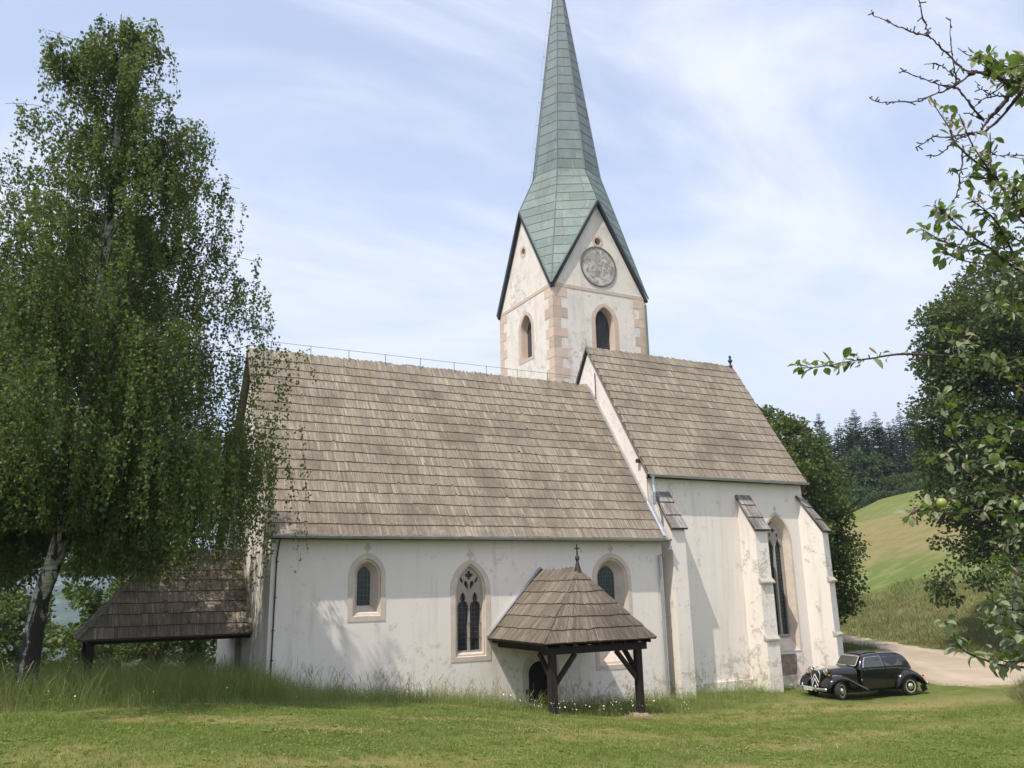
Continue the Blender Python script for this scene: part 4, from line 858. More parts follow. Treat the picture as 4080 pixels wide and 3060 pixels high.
for nm, (px, py), sx, sy, n, hz in (('dry_clippings', (745, 1582), .8, .18, 230, .05), ('dry_clippings', (960, 1560), .9, .16, 200, .04), ('dry_clippings', (1150, 1580), .7, .3, 130, .03), ('dry_clippings', (1560, 1622), .9, .5, 110, .02), ('dry_clippings', (1750, 1600), 1.1, .4, 110, .02)):
    p = groundpt(px, py); o = hay(nm, p.x, p.y, sx, sy, n, hz, rg_); o['kind'] = 'stuff'
p = groundpt(1384, 1558); o = hay('hay_heap', p.x, p.y+.1, .33, .2, 420, .20, rg_); tag(o, 'small heap of dry brown hay at the foot of the porch post', 'hay heap')
# ------------------------------------------------------------------ trees
def leafmesh(name, P, A, L, mat, tint, parent, width=.6, rng_=None, six=False):
    """P leaf roots, A unit leaf directions, L lengths"""
    n = len(P); r = rng_.normal(size=(n, 3)); B = np.cross(A, r); B /= np.linalg.norm(B, axis=1)[:, None]+1e-9; C = np.cross(A, B)
    L = L[:, None]; w = L*width*.5
    V = np.stack([P, P+A*L*.45+B*w+C*L*.06, P+A*L, P+A*L*.45-B*w+C*L*.06], 1).reshape(-1, 3); i = np.arange(n)*4
    return np_mesh(name, V, np.stack([i, i+1, i+2, i+3], 1), mat, np.clip(tint, 0, 1), parent)
def unit(v): return v/(np.linalg.norm(v, axis=-1, keepdims=True)+1e-9)
def birch(base, seed, lean, height, name_loc=True):
    rg = np.random.default_rng(seed); S = height/14.8
    root = empty('birch_tree', base)
    tp = catmull(np.array([(x*S, y*S, z*S) for x, y, z in lean]), 8); zt = tp[:, 2]
    m = MB(); rr = [.205*S*(1-z/(height*1.04))**.8+.012+(.12*S*math.exp(-max(z, 0)/.4)) for z in zt]
    m.tube(tp, rr, 14)
    m.build('trunk', MAT['bark_birch'], root, smooth=True)
    tw = MB(); LP = []; LA = []; LL = []; LT = []
    Hs = [0, 2.6, 3.6, 4.8, 6.0, 8.0, 9.6, 11.0, 12.4, 13.6, 14.6, 15]; Rs = [2.4, 3.0, 4.1, 4.7, 4.7, 4.3, 3.8, 3.05, 2.4, 1.95, 1.5, .8]
    def trunk_at(z): k = np.interp(z, zt, np.arange(len(zt))); i = int(min(k, len(zt)-2)); f = k-i; return tp[i]*(1-f)+tp[i+1]*f
    nb = 0
    for b in range(430):
        z = (2.8+ (15.1-2.8)*rg.random()**.9)*S; az = rg.uniform(0, 2*pi); low = b < 60
        if low: z = rg.uniform(3.4, 5.6)*S; az = (-.45 if b < 30 else pi-.45)+rg.normal(0, .5)
        R = np.interp(z/S, Hs, Rs)*S*(rg.uniform(.45, 1.0) if b % 3 else rg.uniform(.9, 1.12)); R *= 1+.24*mnoise.noise((cos(az)*1.3, sin(az)*1.3, z*.5))
        z0 = max(3.3*S+.9*rg.random(), z-R*.5); o = trunk_at(z0); d = np.array((cos(az), sin(az), 0)); rise = R*rg.uniform(.45, .8); n = 9; pts = []
        for k in range(n):
            t_ = k/(n-1); pts.append(o+d*R*t_+np.array((0, 0, rise*(1.75*t_-1.15*t_*t_)))+rg.normal(0, .035, 3)*t_*R*.4)
        r_ = .005+.017*(1-z/height)*S; tw.tube(pts, [r_*(1-.8*k/(n-1))+.003 for k in range(n)], 5, False)
        pts = np.array(pts); ns = int(6+R*(2.6 if z < 7.5*S else 3.6)); bt = rg.normal(0, .13)
        for s in range(ns):
            t_ = rg.uniform(.28, 1.0)*(n-1); i = min(int(t_), n-2); p = pts[i]*(1-(t_-i))+pts[i+1]*(t_-i); p = p+rg.normal(0, .10, 3)*R*.35
            Ls = rg.uniform(.45, 1.55)*S*(1.0 if z < 9*S else .62)*(1.5 if rg.random() < .14 else 1)*(1.45 if (d[0] > .2 and z < 7*S) else 1)
            fl = (3.7 if -(d[0]*fw.x+d[1]*fw.y) > .25 and d[0] < .5 else (2.3+1.1*rg.random()) if d[0] > .25 and R > 2.4*S else 1.9 if d[0] < -.3 and R > 2.4*S else 2.7)*S
            Ls *= (1.5 if low else 1)
            if p[2]-Ls < fl: Ls = max(.15, p[2]-fl)
            if p[2] < fl: continue
            sw = rg.normal(0, .12, 2); K = 5; st = [p+np.array((sw[0]*q*Ls+.03*sin(3*q+s), sw[1]*q*Ls, -Ls*q*(.5+.5*q))) for q in np.linspace(0, 1, K)]
            tw.tube(st, .0035, 3, False); nl = int(Ls*27)+8; q = rg.random(nl)*(K-1); ii = np.minimum(q.astype(int), K-2); f = (q-ii)[:, None]; sa = np.array(st); pp = sa[ii]*(1-f)+sa[ii+1]*f+rg.normal(0, .05, (nl, 3))
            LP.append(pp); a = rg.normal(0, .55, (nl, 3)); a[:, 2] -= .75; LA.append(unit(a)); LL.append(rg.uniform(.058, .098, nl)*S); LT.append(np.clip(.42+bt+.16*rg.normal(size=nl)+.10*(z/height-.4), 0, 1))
    tw.build('branches', MAT['bark'], root)
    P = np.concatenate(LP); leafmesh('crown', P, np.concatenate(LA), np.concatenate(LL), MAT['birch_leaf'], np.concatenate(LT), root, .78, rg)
    return root
b0 = groundpt(62, 1392) if False else at(62, 1392, 19.6); gz = h1_(b0.x, b0.y)
BW = Vector((b0.x, b0.y, gz))
def bpt(px, py): q = at(px, py, 19.6)-BW; return (q.x, q.y, q.z)
lean = [(-.12, 0, -.4), (0, 0, 0)]+[bpt(x, y) for x, y in ((85, 1310), (112, 1230), (140, 1125), (160, 1000), (185, 850), (208, 700), (228, 540), (243, 380), (252, 240), (255, 70))]
B1 = birch(BW, 4, lean, lean[-1][2])
tag(B1, 'leaning weeping birch with white trunk in tall grass left of the church', 'tree')
B2 = copy_tree(B1); q = at(-70, 1330, 21.5); B2.location = (q.x, q.y, h1_(q.x, q.y)-.1); B2.rotation_euler.z = 2.3; B2.scale = (1.2, 1.2, 1.0)
tag(B2, 'second birch whose crown only edges into the photo beside the leaning birch', 'tree')
def broadleaf(name, base, crown_c, rad_, mat, bark, seed, nclump=150, per=110, leaf=.2, clump=.30, trunk_r=.3, lobes=.22, tbias=0.0, flat=1.0, inner=.35, tip_light=.25):
    """crown of many leaf clumps round an ellipsoid with uneven outline; crown_c relative to the base"""
    rg = np.random.default_rng(seed); root = empty(name, base); cc = np.array(crown_c, float); R = np.array(rad_, float)
    m = MB(); top = cc+np.array((0, 0, R[2]*.55)); m.tube([(0, 0, -.5), (.03, .02, cc[2]*.25), tuple(cc*.6+np.array((0.1, 0, 0))), tuple(cc), tuple(top)], [trunk_r*1.25, trunk_r, trunk_r*.8, trunk_r*.5, .04], 10)
    m.build('trunk', MAT[bark], root, smooth=True)
    bm_ = MB(); LP = []; LA = []; LL = []; LT = []
    for c in range(nclump):
        d = rg.normal(size=3); d /= np.linalg.norm(d)
        if d[2] < -.82: d[2] *= -.3; d /= np.linalg.norm(d)
        lob = 1+lobes*(mnoise.noise(tuple(d*1.7+seed))+.8*mnoise.noise(tuple(d*3.7+seed)))
        rr = (inner+(1-inner)*rg.random()**.45)*lob; k_ = min(1.55, (1-d[2]**2+1e-3)**-.3) if d[2] < 0 else 1.0; p = cc+d*R*rr*np.array((k_, k_, 1)); rc = clump*R.mean()*rg.uniform(.55, 1.1)
        if rg.random() < .5: st = cc*np.array((1, 1, 0))+np.array((0, 0, max(cc[2]-R[2]*.7, p[2]-R[2]*.5))); bm_.tube([st*.9, (st+p)/2+np.array((0, 0, .1)), p], [trunk_r*.13, trunk_r*.08, .010], 4, False)
        n = int(per*rg.uniform(.6, 1.35)); v = rg.normal(size=(n, 3)); v = unit(v); v *= (rg.random((n, 1))**.5); v[:, 2] *= .62; v[:, 2] -= .25*(v[:, 0]**2+v[:, 1]**2)
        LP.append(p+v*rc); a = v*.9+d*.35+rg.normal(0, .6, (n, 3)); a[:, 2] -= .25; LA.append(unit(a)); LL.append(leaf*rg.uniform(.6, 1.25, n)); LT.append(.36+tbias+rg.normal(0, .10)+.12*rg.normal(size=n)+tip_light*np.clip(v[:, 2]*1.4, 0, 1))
    bm_.build('branches', MAT[bark], root)
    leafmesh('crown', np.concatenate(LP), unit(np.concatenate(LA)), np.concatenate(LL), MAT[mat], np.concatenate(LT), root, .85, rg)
    return root
def gp(px, depth, dz=0.0): q = at(px, 1250, depth); return Vector((q.x, q.y, h1_(q.x, q.y)+dz))
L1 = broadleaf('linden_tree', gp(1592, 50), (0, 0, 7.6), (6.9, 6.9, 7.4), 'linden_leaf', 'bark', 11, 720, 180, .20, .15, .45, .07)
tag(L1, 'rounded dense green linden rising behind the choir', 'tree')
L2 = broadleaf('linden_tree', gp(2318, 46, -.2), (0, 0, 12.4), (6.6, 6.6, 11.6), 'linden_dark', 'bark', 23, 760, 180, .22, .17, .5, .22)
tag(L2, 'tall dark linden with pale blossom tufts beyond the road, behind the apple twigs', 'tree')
# trees behind the west porch
T1 = broadleaf('broadleaf_tree', gp(10, 38), (0, 0, 3.7), (2.0, 2.0, 3.2), 'bush_leaf', 'bark', 31, 90, 110, .17, .26, .16, .22, .05)
tag(T1, 'young green tree beyond the meadow, left of the birch trunk', 'tree', 'young trees on the slope behind the birch')
T2 = copy_tree(T1); T2.location = gp(270, 37); T2.rotation_euler.z = 1.8; T2.scale = (1.25, 1.25, 1.22); tag(T2, 'bushy green tree between birch trunk and west porch roof', 'tree', 'young trees on the slope behind the birch')
T3 = copy_tree(T1); T3.location = gp(190, 46); T3.rotation_euler.z = 3.0; T3.scale = (1.0, 1.0, .95); tag(T3, 'low green tree just right of the birch trunk, farther off', 'tree', 'young trees on the slope behind the birch')
T4 = copy_tree(T1); T4.location = gp(420, 44); T4.rotation_euler.z = 4.2; T4.scale = (1.35, 1.35, 1.0); tag(T4, 'dark green tree seen under the west porch eave', 'tree', 'young trees on the slope behind the birch')
T5 = copy_tree(T1); T5.location = gp(-70, 40); T5.rotation_euler.z = 5.2; T5.scale = (1.3, 1.3, 1.25); tag(T5, 'green tree at the very left edge of the meadow', 'tree', 'young trees on the slope behind the birch')
T6 = copy_tree(T1); T6.location = gp(350, 34); T6.rotation_euler.z = .7; T6.scale = (1.0, 1.0, .8); tag(T6, 'bush hugging the left hip of the west porch roof', 'tree', 'young trees on the slope behind the birch')
# spruces on the hill
def spruce(seed, Hh=16.0):
    rg = np.random.default_rng(seed); root = empty('spruce_tree'); m = MB(); m.tube([(0, 0, -.6), (0, 0, Hh*.5), (0, 0, Hh)], [.22, .14, .01], 7); m.build('trunk', MAT['bark'], root, smooth=True)
    V = []; Fc = []; Ti = []; z = Hh*.10
    while z < Hh*.985:
        f = z/Hh; Lb = (.235*Hh*(1-f)**.82+.10)*rg.uniform(.75, 1.15); nb = int(rg.integers(6, 10)) if f < .9 else 4; a0 = rg.uniform(0, 2*pi)
        for b in range(nb):
            if rg.random() < .10: continue
            az = a0+2*pi*b/nb+rg.normal(0, .2); L = Lb*rg.uniform(.6, 1.12); d = np.array((cos(az), sin(az), 0)); s_ = np.array((-sin(az), cos(az), 0)); droop = rg.uniform(.12, .34)*(1-f)+.02; up = .35*f; K = max(3, int(L/.42)); bt = rg.normal(.45, .16)
            pr = None
            for k in range(K+1):
                q = k/K; p = np.array((0, 0, z))+d*L*q+np.array((0, 0, L*(up*q-droop*q*(1.6-q)+.10*max(0, q-.7))))
                if pr is not None:
                    w_ = .46*(1-.5*q)*min(1, L/1.4)+.07
                    for sg in (-1, 1):
                        n0 = len(V); e = p+s_*sg*w_*rg.uniform(.7, 1.2)+d*.12+np.array((0, 0, -rg.uniform(.03, .16))); V += [pr, p, e]; Fc.append((n0, n0+1, n0+2)); Ti.append(bt+rg.normal(0, .1))
                    n0 = len(V); V += [pr, p, (pr+p)/2+np.array((0, 0, -rg.uniform(.12, .40)*min(1, L/1.3)))]; Fc.append((n0, n0+1, n0+2)); Ti.append(bt-.15+rg.normal(0, .1))
                pr = p
        z += Hh*.0245*rg.uniform(.7, 1.25)*(1.15-.45*f)
    np_mesh('crown', np.array(V), np.array(Fc), MAT['spruce_needle'], np.clip(Ti, 0, 1), root); return root
SG = 'spruces along the crest of the hill'
protos = [spruce(3), spruce(8), spruce(15)]
spots = [(1768, 138, 880, 'tall dark spruce just right of the linden behind the choir'), (1806, 132, 872, 'spruce with wide drooping tiers, second from the linden'), (1842, 142, 905, 'shorter spruce between the wide tiered spruce and the ragged top'),
  (1868, 136, 884, 'ragged topped spruce third in the row'), (1888, 144, 862, 'tallest spruce of the row with an open broken top'), (1912, 140, 890, 'spruce left of the dip in the skyline'), (1936, 136, 868, 'pointed spruce in the middle of the right half of the row'),
  (1962, 142, 892, 'narrow low spruce beside the pointed one'), (1990, 134, 862, 'big spruce half covered by the nearer linden'), (2018, 138, 850, 'spruce peeping past the edge of the nearer linden'), (1782, 152, 905, 'spruce behind the first two'), (1826, 156, 915, 'back row spruce seen in the first gap'),
  (1900, 156, 900, 'back row spruce behind the tallest'), (1950, 158, 905, 'back row spruce behind the pointed one'), (2045, 144, 868, 'spruce hidden by the linden leaves'), (2090, 142, 860, 'spruce behind the apple twigs and linden'), (1735, 142, 890, 'spruce mostly behind the round linden'), (1700, 146, 900, 'spruce covered by the round linden'), (1775, 160, 900, 'spruce deep in the wood, glimpsed left of the wide tiered spruce'), (1815, 164, 905, 'spruce deep in the wood, glimpsed right of the wide tiered spruce'), (1852, 158, 892, 'spruce deep in the wood, filling the gap left of the ragged top'), (1878, 162, 890, 'spruce deep in the wood, close behind the ragged top'), (1922, 160, 888, 'spruce deep in the wood, filling the skyline dip'), (1944, 164, 895, 'spruce deep in the wood, behind the pointed spruce on its left'), (1975, 160, 885, 'spruce deep in the wood, between the low spruce and the big one'), (2004, 162, 880, 'spruce deep in the wood, behind the big spruce on its right'), (2030, 160, 880, 'spruce deep in the wood, beside the nearer linden edge'), (2062, 162, 885, 'spruce deep in the wood, far behind the linden blossom')]
for i, (px, dp, ty, lab) in enumerate(spots):
    o = protos[i % 3] if i < 3 else copy_tree(protos[i % 3]); g = gp(px, dp, -.3); o.location = g; tp_ = at(px, ty, dp); k = max(.5, (tp_.z-g.z)/16.0); o.scale = (k*(1.0+.12*sin(i*2.1)),)*2+(k,); o.rotation_euler.z = i*1.37; tag(o, lab, 'tree', SG)
MAT['edge_leaf'] = leafmat('forest edge leaves', (.035, .06, .022), (.058, .092, .032), (.09, .13, .045), .6, .2)
E1 = broadleaf('broadleaf_tree', gp(1886, 130), (0, 0, 4.4), (3.0, 3.0, 4.0), 'edge_leaf', 'bark', 41, 150, 90, .36, .24, .2, .25, .05)
tag(E1, 'lighter green broadleaf tree standing before the spruces', 'tree', 'broadleaf trees before the spruces')
E2 = copy_tree(E1); E2.location = gp(1925, 132); E2.rotation_euler.z = 2; E2.scale = (.9, .9, .85); tag(E2, 'second lighter broadleaf tree, right of the first, before the spruces', 'tree', 'broadleaf trees before the spruces')
E3 = copy_tree(E1); E3.location = gp(1830, 131); E3.rotation_euler.z = 4; E3.scale = (.75, .75, .7); tag(E3, 'small broadleaf tree in the gap near the round linden', 'tree', 'broadleaf trees before the spruces')
SH = broadleaf('shrub', gp(1862, 102), (0, 0, 1.5), (2.0, 2.0, 1.6), 'edge_leaf', 'bark', 47, 60, 70, .24, .34, .06, .25, -.05)
HG = 'shrubs edging the top of the meadow'
labs = ['shrub at the left end of the meadow edge below the spruces', 'rounded shrub in front of the first spruces', 'shrub next along the meadow edge', 'low shrub at the middle of the meadow edge', 'pale shrub on the meadow edge right of the middle', 'shrub under the pointed spruce', 'shrub on the upper meadow edge near the linden', 'shrub where the meadow edge meets the linden', 'wide shrub behind the rounded one', 'shrub at the far right meadow edge', 'shrub tucked behind the round linden']
for i, (px, dp, k) in enumerate(((1838, 124, .95), (1868, 125, 1.15), (1893, 127, .8), (1915, 128, .75), (1942, 128, 1.05), (1968, 130, 1.15), (1996, 130, 1.1), (2024, 132, 1.1), (1855, 130, 1.3), (2052, 132, 1.1), (1812, 124, 1.1))):
    o = SH if i == 0 else copy_tree(SH); o.location = gp(px, dp, -.2); o.scale = (k*1.15, k*1.15, k); o.rotation_euler.z = i*1.1; tag(o, labs[i], 'shrub', HG)
# low hedge right on the crest
rg = np.random.default_rng(77); LP = []; LA = []; LT = []
for px in np.linspace(1780, 2230, 130):
    px = float(px); q = at(px, 1250, 120+.012*(px-1780)*1.2); g = np.array((q.x, q.y, h1_(q.x, q.y))); n = 130; v = unit(rg.normal(size=(n, 3)))*rg.random((n, 1))**.4; v[:, 2] = np.abs(v[:, 2]); LP.append(g+v*np.array((.75, .75, 1.0+.4*sin(px*.07)))); LA.append(unit(v+rg.normal(0, .5, (n, 3)))); LT.append(.5+.12*rg.normal(size=n)+.2*v[:, 2])
P = np.concatenate(LP); hd = leafmesh('hedge', P, np.concatenate(LA), rg.uniform(.12, .3, len(P)), MAT['edge_leaf'], np.concatenate(LT), None, .8, rg)
tag(hd, 'low green hedge running along the top of the mown meadow', 'hedge')
# ------------------------------------------------------------------ vintage car
t = MT('black car paint', .16, .5); t.color((.004, .0045, .006)); t.b.inputs['Coat Weight'].default_value = .6; t.b.inputs['Coat Roughness'].default_value = .08; t.L(t.rng(t.noise(3, 5), .3, .8, .06, .16), t.b.inputs['Roughness']); MAT['paint'] = t.m
t = MT('chrome', .14, .5, 1.0); t.color((.72, .72, .70)); t.L(t.rng(t.noise(20, 4), .3, .8, .10, .25), t.b.inputs['Roughness']); MAT['chrome'] = t.m
MAT['rubber'] = simple('tyre rubber', (.035, .034, .033), .85, .2, 0, .25, 30); MAT['cream'] = simple('cream wheel paint', (.66, .58, .30), .4, .4, 0, .1); MAT['carglass'] = simple('car window glass', (.045, .05, .045), .06, .8, 0, .1)
t = MT('see-through windscreen', .05, .6); t.color((.075, .078, .068)); MAT['screen'] = t.m
MAT['vinyl'] = simple('grey roof vinyl', (.05, .048, .045), .75, .25)
MAT['plate'] = simple('white number plate', (.74, .74, .70), .4, .4, 0, .03); MAT['plate_blue'] = simple('blue plate band', (.02, .06, .35), .4); MAT['ink'] = simple('plate ink', (.03, .03, .035), .5)
MAT['orange'] = simple('orange lens', (.55, .14, .02), .25, .5); MAT['red'] = simple('red lens', (.35, .01, .015), .25, .5); MAT['under'] = simple('underbody black', (.012, .012, .012), .8)
hd_ = Vector((-3.03, .49, 0)).normalized(); lf_ = Vector((-hd_.y, hd_.x, 0)); o_ = Vector((21.05, -2.81, 0))-lf_*.74
car = empty('vintage_car', (o_.x, o_.y, h1_(o_.x, o_.y)+.02), atan2(hd_.y, hd_.x))
tag(car, 'black vintage saloon car with cream wheels and double chevron grille parked beside the choir', 'car')
def sec(x, z0, wb, wm, zm, wt, zt, n=5):
    half = [(0, z0), (wb*.8, z0), (wb, z0+.05), ((wb+wm)/2+.015, (z0+zm)/2), (wm, zm), ((wm*.6+wt*.4)+.012, zm+(zt-zm)*.45), (wt+.015, zm+(zt-zm)*.74), (wt*.86, zm+(zt-zm)*.92), (wt*.55, zm+(zt-zm)*.985), (0, zt)]
    return [Vector((x, -y, z)) for y, z in half]+[Vector((x, y, z)) for y, z in half[-2:0:-1]]
ST = [(1.99, .34, .16, .20, .80, .16, .97), (1.9, .30, .20, .255, .82, .215, 1.0), (1.5, .30, .30, .345, .86, .27, 1.035), (1.0, .29, .44, .46, .90, .35, 1.065), (.66, .28, .60, .60, .95, .45, 1.085), (.54, .28, .66, .665, .985, .54, 1.10)]
BT = [(.54, .28, .66, .665, .985, .60, 1.02), (.2, .27, .70, .71, 1.0, .66, 1.03), (-.5, .27, .715, .73, 1.0, .68, 1.03), (-1.2, .27, .70, .715, .99, .66, 1.02), (-1.6, .28, .62, .65, .95, .58, 1.0), (-1.95, .31, .52, .56, .82, .45, .93), (-2.2, .34, .46, .48, .66, .36, .77), (-2.36, .38, .38, .40, .52, .28, .60)]
def loftbody(name, st, mat, sub=2, parent=None):
    m = MB(); m.loft([sec(*s) for s in st], True, True, True); o = m.build(name, mat, parent or car, True, recalc=True)
    md = o.modifiers.new('s', 'SUBSURF'); md.levels = md.render_levels = sub; return o
loftbody('bonnet', ST, MAT['paint']); body = loftbody('body', BT, MAT['paint'])
# cabin: roof and pillars above the belt line
CB = [(.56, 1.0, .60), (.52, 1.10, .60), (.41, 1.30, .59), (.30, 1.46, .575), (.10, 1.525, .565), (-.45, 1.55, .56), (-1.0, 1.545, .555), (-1.45, 1.515, .545), (-1.70, 1.40, .525), (-1.89, 1.14, .49), (-1.98, .90, .46)]
m = MB(); rings = []
for x, zt, wt in CB:
    wbelt = .665 if x > -.2 else .70 if x > -1.2 else .64 if x > -1.5 else .56; zb_ = .96 if x > -1.5 else .90; zt = max(zt, zb_+.02)
    half = [(0, zb_), (wbelt, zb_), (wbelt-.01, zb_+(zt-zb_)*.12), (wbelt+(wt-wbelt)*.55, zb_+(zt-zb_)*.55), (wt, zb_+(zt-zb_)*.80), (wt*.90, zb_+(zt-zb_)*.92), (wt*.62, zb_+(zt-zb_)*.985), (0, zt)]
    rings.append([Vector((x, -y, z)) for y, z in half]+[Vector((x, y, z)) for y, z in half[-2:0:-1]])
m.loft(rings, True, True, True); rf = m.build('roof', MAT['paint'], car, True, recalc=True); md = rf.modifiers.new('s', 'SUBSURF'); md.levels = md.render_levels = 2
m = MB()
m.loft([[Vector((x, y, z+.013-.22*y*y*.5)) for y in np.linspace(-.36, .36, 7)] for x, z in ((.18, 1.495), (.0, 1.53), (-.3, 1.542), (-.6, 1.552))], False); m.build('sunroof', MAT['vinyl'], rf, True)
def sidepoly(pts, y_at, off, sgn):  # polygon in (x, z) on the sloping cabin side
    return [Vector((x, sgn*(y_at(x, z)+off), z)) for x, z in pts]
def cabin_y(x, z):
    wbelt = np.interp(-x, [-.5, .2, 1.2, 1.5], [.665, .70, .70, .64]); wt = np.interp(-x, [-.5, -.2, .55, 1.0, 1.35], [.60, .56, .55, .54, .52]); f = min(1, max(0, (z-.97)/.44)); return float(wbelt+(wt-wbelt)*f)
W1 = [(.37, 1.07), (.31, 1.25), (.20, 1.39), (-.42, 1.415), (-.50, 1.39), (-.50, 1.07)]; W2_ = [(-.60, 1.07), (-.60, 1.39), (-.66, 1.415), (-1.16, 1.40), (-1.31, 1.31), (-1.42, 1.07)]
def shrink(p, k): c = (sum(a for a, _ in p)/len(p), sum(b for _, b in p)/len(p)); return [(c[0]+(a-c[0])*k, c[1]+(b-c[1])*k) for a, b in p]
for sg in (1, -1):
    for wp_, (d0, d1_) in ((W1, (.46, -.545)), (W2_, (-.555, -1.36))):
        m = MB(); P = sidepoly(wp_, cabin_y, .022, sg); m.add(P, [tuple(range(len(P)))[::(1 if sg < 0 else -1)]]); g = m.build('side_window', MAT['carglass'], car)
        m = MB(); A = sidepoly(shrink(wp_, 1.07), cabin_y, .014, sg); B = sidepoly(shrink(wp_, 1.0), cabin_y, .026, sg); m.loft([A, B], True); m.build('window_frame', MAT['chrome'] if wp_ is W1 else MAT['paint'], g)
        # door panel below the window with its handle and chrome strip
        m = MB(); zs = np.linspace(.36, .985, 6); xs = np.linspace(d0, d1_, 5)
        def dy(x, z): return float(np.interp(-x, [-.54, -.2, .5, 1.2, 1.6], [.665, .71, .73, .715, .65]))-.012*abs((z-.7)/.35)**2
        V = [Vector((x, sg*(dy(x, z)+.016), z)) for z in zs for x in xs]; m.add(V, [(j*5+i, j*5+i+1, (j+1)*5+i+1, (j+1)*5+i) for j in range(5) for i in range(4)]); dp = m.build('door', MAT['paint'], car, True)
        m = MB(); m.beam((d0-.02, sg*(dy(d0, .985)+.024), 1.0), (d1_+.03, sg*(dy(d1_, .985)+.024), 1.0), .012, .016); m.build('chrome_strip', MAT['chrome'], dp)
        m = MB(); hx = d0-.05 if wp_ is W1 else d1_+.08; m.beam((hx, sg*(dy(hx, .96)+.035), .965), (hx-.10 if wp_ is W1 else hx+.10, sg*(dy(hx, .96)+.035), .965), .02, .02); m.build('handle', MAT['chrome'], dp)
# windscreen
def scr(u, v, k=0): x = .56-.26*v+.02*(1-u*u); return Vector((x+.03+k, u*(.545-.03*v), 1.085+.375*v+.012*k))
def rr(s, n=6):
    o = []
    for cx_, cy_, q0 in ((1-.16, 1-.2, 0), (-1+.16, 1-.2, pi/2), (-1+.16, -1+.16, pi), (1-.16, -1+.16, 1.5*pi)):
        for k in range(n): q = q0+pi/2*k/(n-1); o.append(((cx_+.16*cos(q))*s, .5+.5*(cy_+.18*sin(q))*s*.94))
    return o
m = MB(); P = [scr(u, v) for u, v in rr(.92)]; m.add(P+[scr(0, .5, .01)], [(i, (i+1) % len(P), len(P)) for i in range(len(P))]); ws = m.build('windscreen', MAT['screen'], car, True)
m = MB(); m.tube([scr(u, v, .006) for u, v in rr(.93)]+[scr(*rr(.93)[0], .006)], .013, 6, False); m.build('screen_frame', simple('pale rubber frame', (.5, .48, .42), .5), ws, True)
m = MB(); m.beam(scr(.55, .06, .02), scr(.1, .10, .02), .008, .008); m.build('wiper', MAT['under'], ws)
# fenders
def fender(pts, wid, name, mat, sg):
    """pts: (x, z_top, y_in, y_out, drop) stations from front to back"""
    m = MB(); rings = []
    for x, z, yi, yo, dr_ in pts:
        rings.append([Vector((x, sg*y, zz_)) for y, zz_ in ((yi, z-.05), (yi+(yo-yi)*.3, z+.0), (yi+(yo-yi)*.65, z), (yo-.05, z-.03), (yo, z-.09), (yo+.005, z-dr_), (yo-.02, z-dr_), (yo-.03, z-.11), (yi+(yo-yi)*.6, z-.05), (yi, z-.10))])
    m.loft(rings, True, True, True); o = m.build(name, mat, car, True, recalc=True); md = o.modifiers.new('s', 'SUBSURF'); md.levels = md.render_levels = 2; return o
FF = [(2.06, .44, .42, .80, .10), (2.05, .60, .36, .84, .20), (1.94, .76, .32, .87, .22), (1.74, .86, .32, .885, .20), (1.50, .885, .34, .89, .17), (1.26, .83, .38, .885, .15), (1.0, .70, .44, .875, .14), (.70, .54, .56, .86, .13), (.42, .41, .64, .84, .10), (.25, .345, .66, .80, .07)]
RF = [(-.92, .36, .64, .76, .08), (-.98, .56, .64, .84, .22), (-1.10, .76, .62, .87, .30), (-1.30, .88, .58, .885, .26), (-1.55, .92, .52, .89, .20), (-1.80, .87, .46, .885, .20), (-2.05, .74, .42, .87, .22), (-2.24, .56, .40, .84, .20), (-2.34, .40, .42, .78, .10)]
for sg in (1, -1): fender(FF, .5, 'front_fender', MAT['paint'], sg); fender(RF, .5, 'rear_fender', MAT['paint'], sg)
# wheels
wh = empty('wheel', parent=car); Rx = Matrix.Rotation(rad(-90), 4, 'X')
m = MB(); m.lathe([(.215, -.06), (.25, -.082), (.30, -.085), (.328, -.062), (.338, -.03), (.338, .03), (.328, .062), (.30, .085), (.25, .082), (.215, .06)], 32, Rx); m.build('tyre', MAT['rubber'], wh, True)
m = MB(); m.lathe([(.222, .058), (.214, .070), (.20, .062), (.165, .050), (.12, .058), (.0, .058)], 32, Rx); m.lathe([(.222, -.058), (.12, -.05), (0, -.05)], 24, Rx); m.build('rim', MAT['cream'], wh, True)
m = MB(); m.lathe([(.118, .055), (.112, .075), (.085, .100), (.045, .114), (0, .118)], 24, Rx); m.build('hubcap', MAT['chrome'], wh, True)
poss = [(-1.535, .745, .335, 0, 1), (-1.535, -.745, .335, pi, 1), (1.535, .745, .335, rad(24), 1), (1.535, -.745, .335, pi+rad(24), 1)]
for i, (x, y, z, rz, s) in enumerate(poss):
    w_ = wh if i == 0 else copy_tree(wh, car); w_.location = (x, y, z); w_.rotation_euler.z = rz
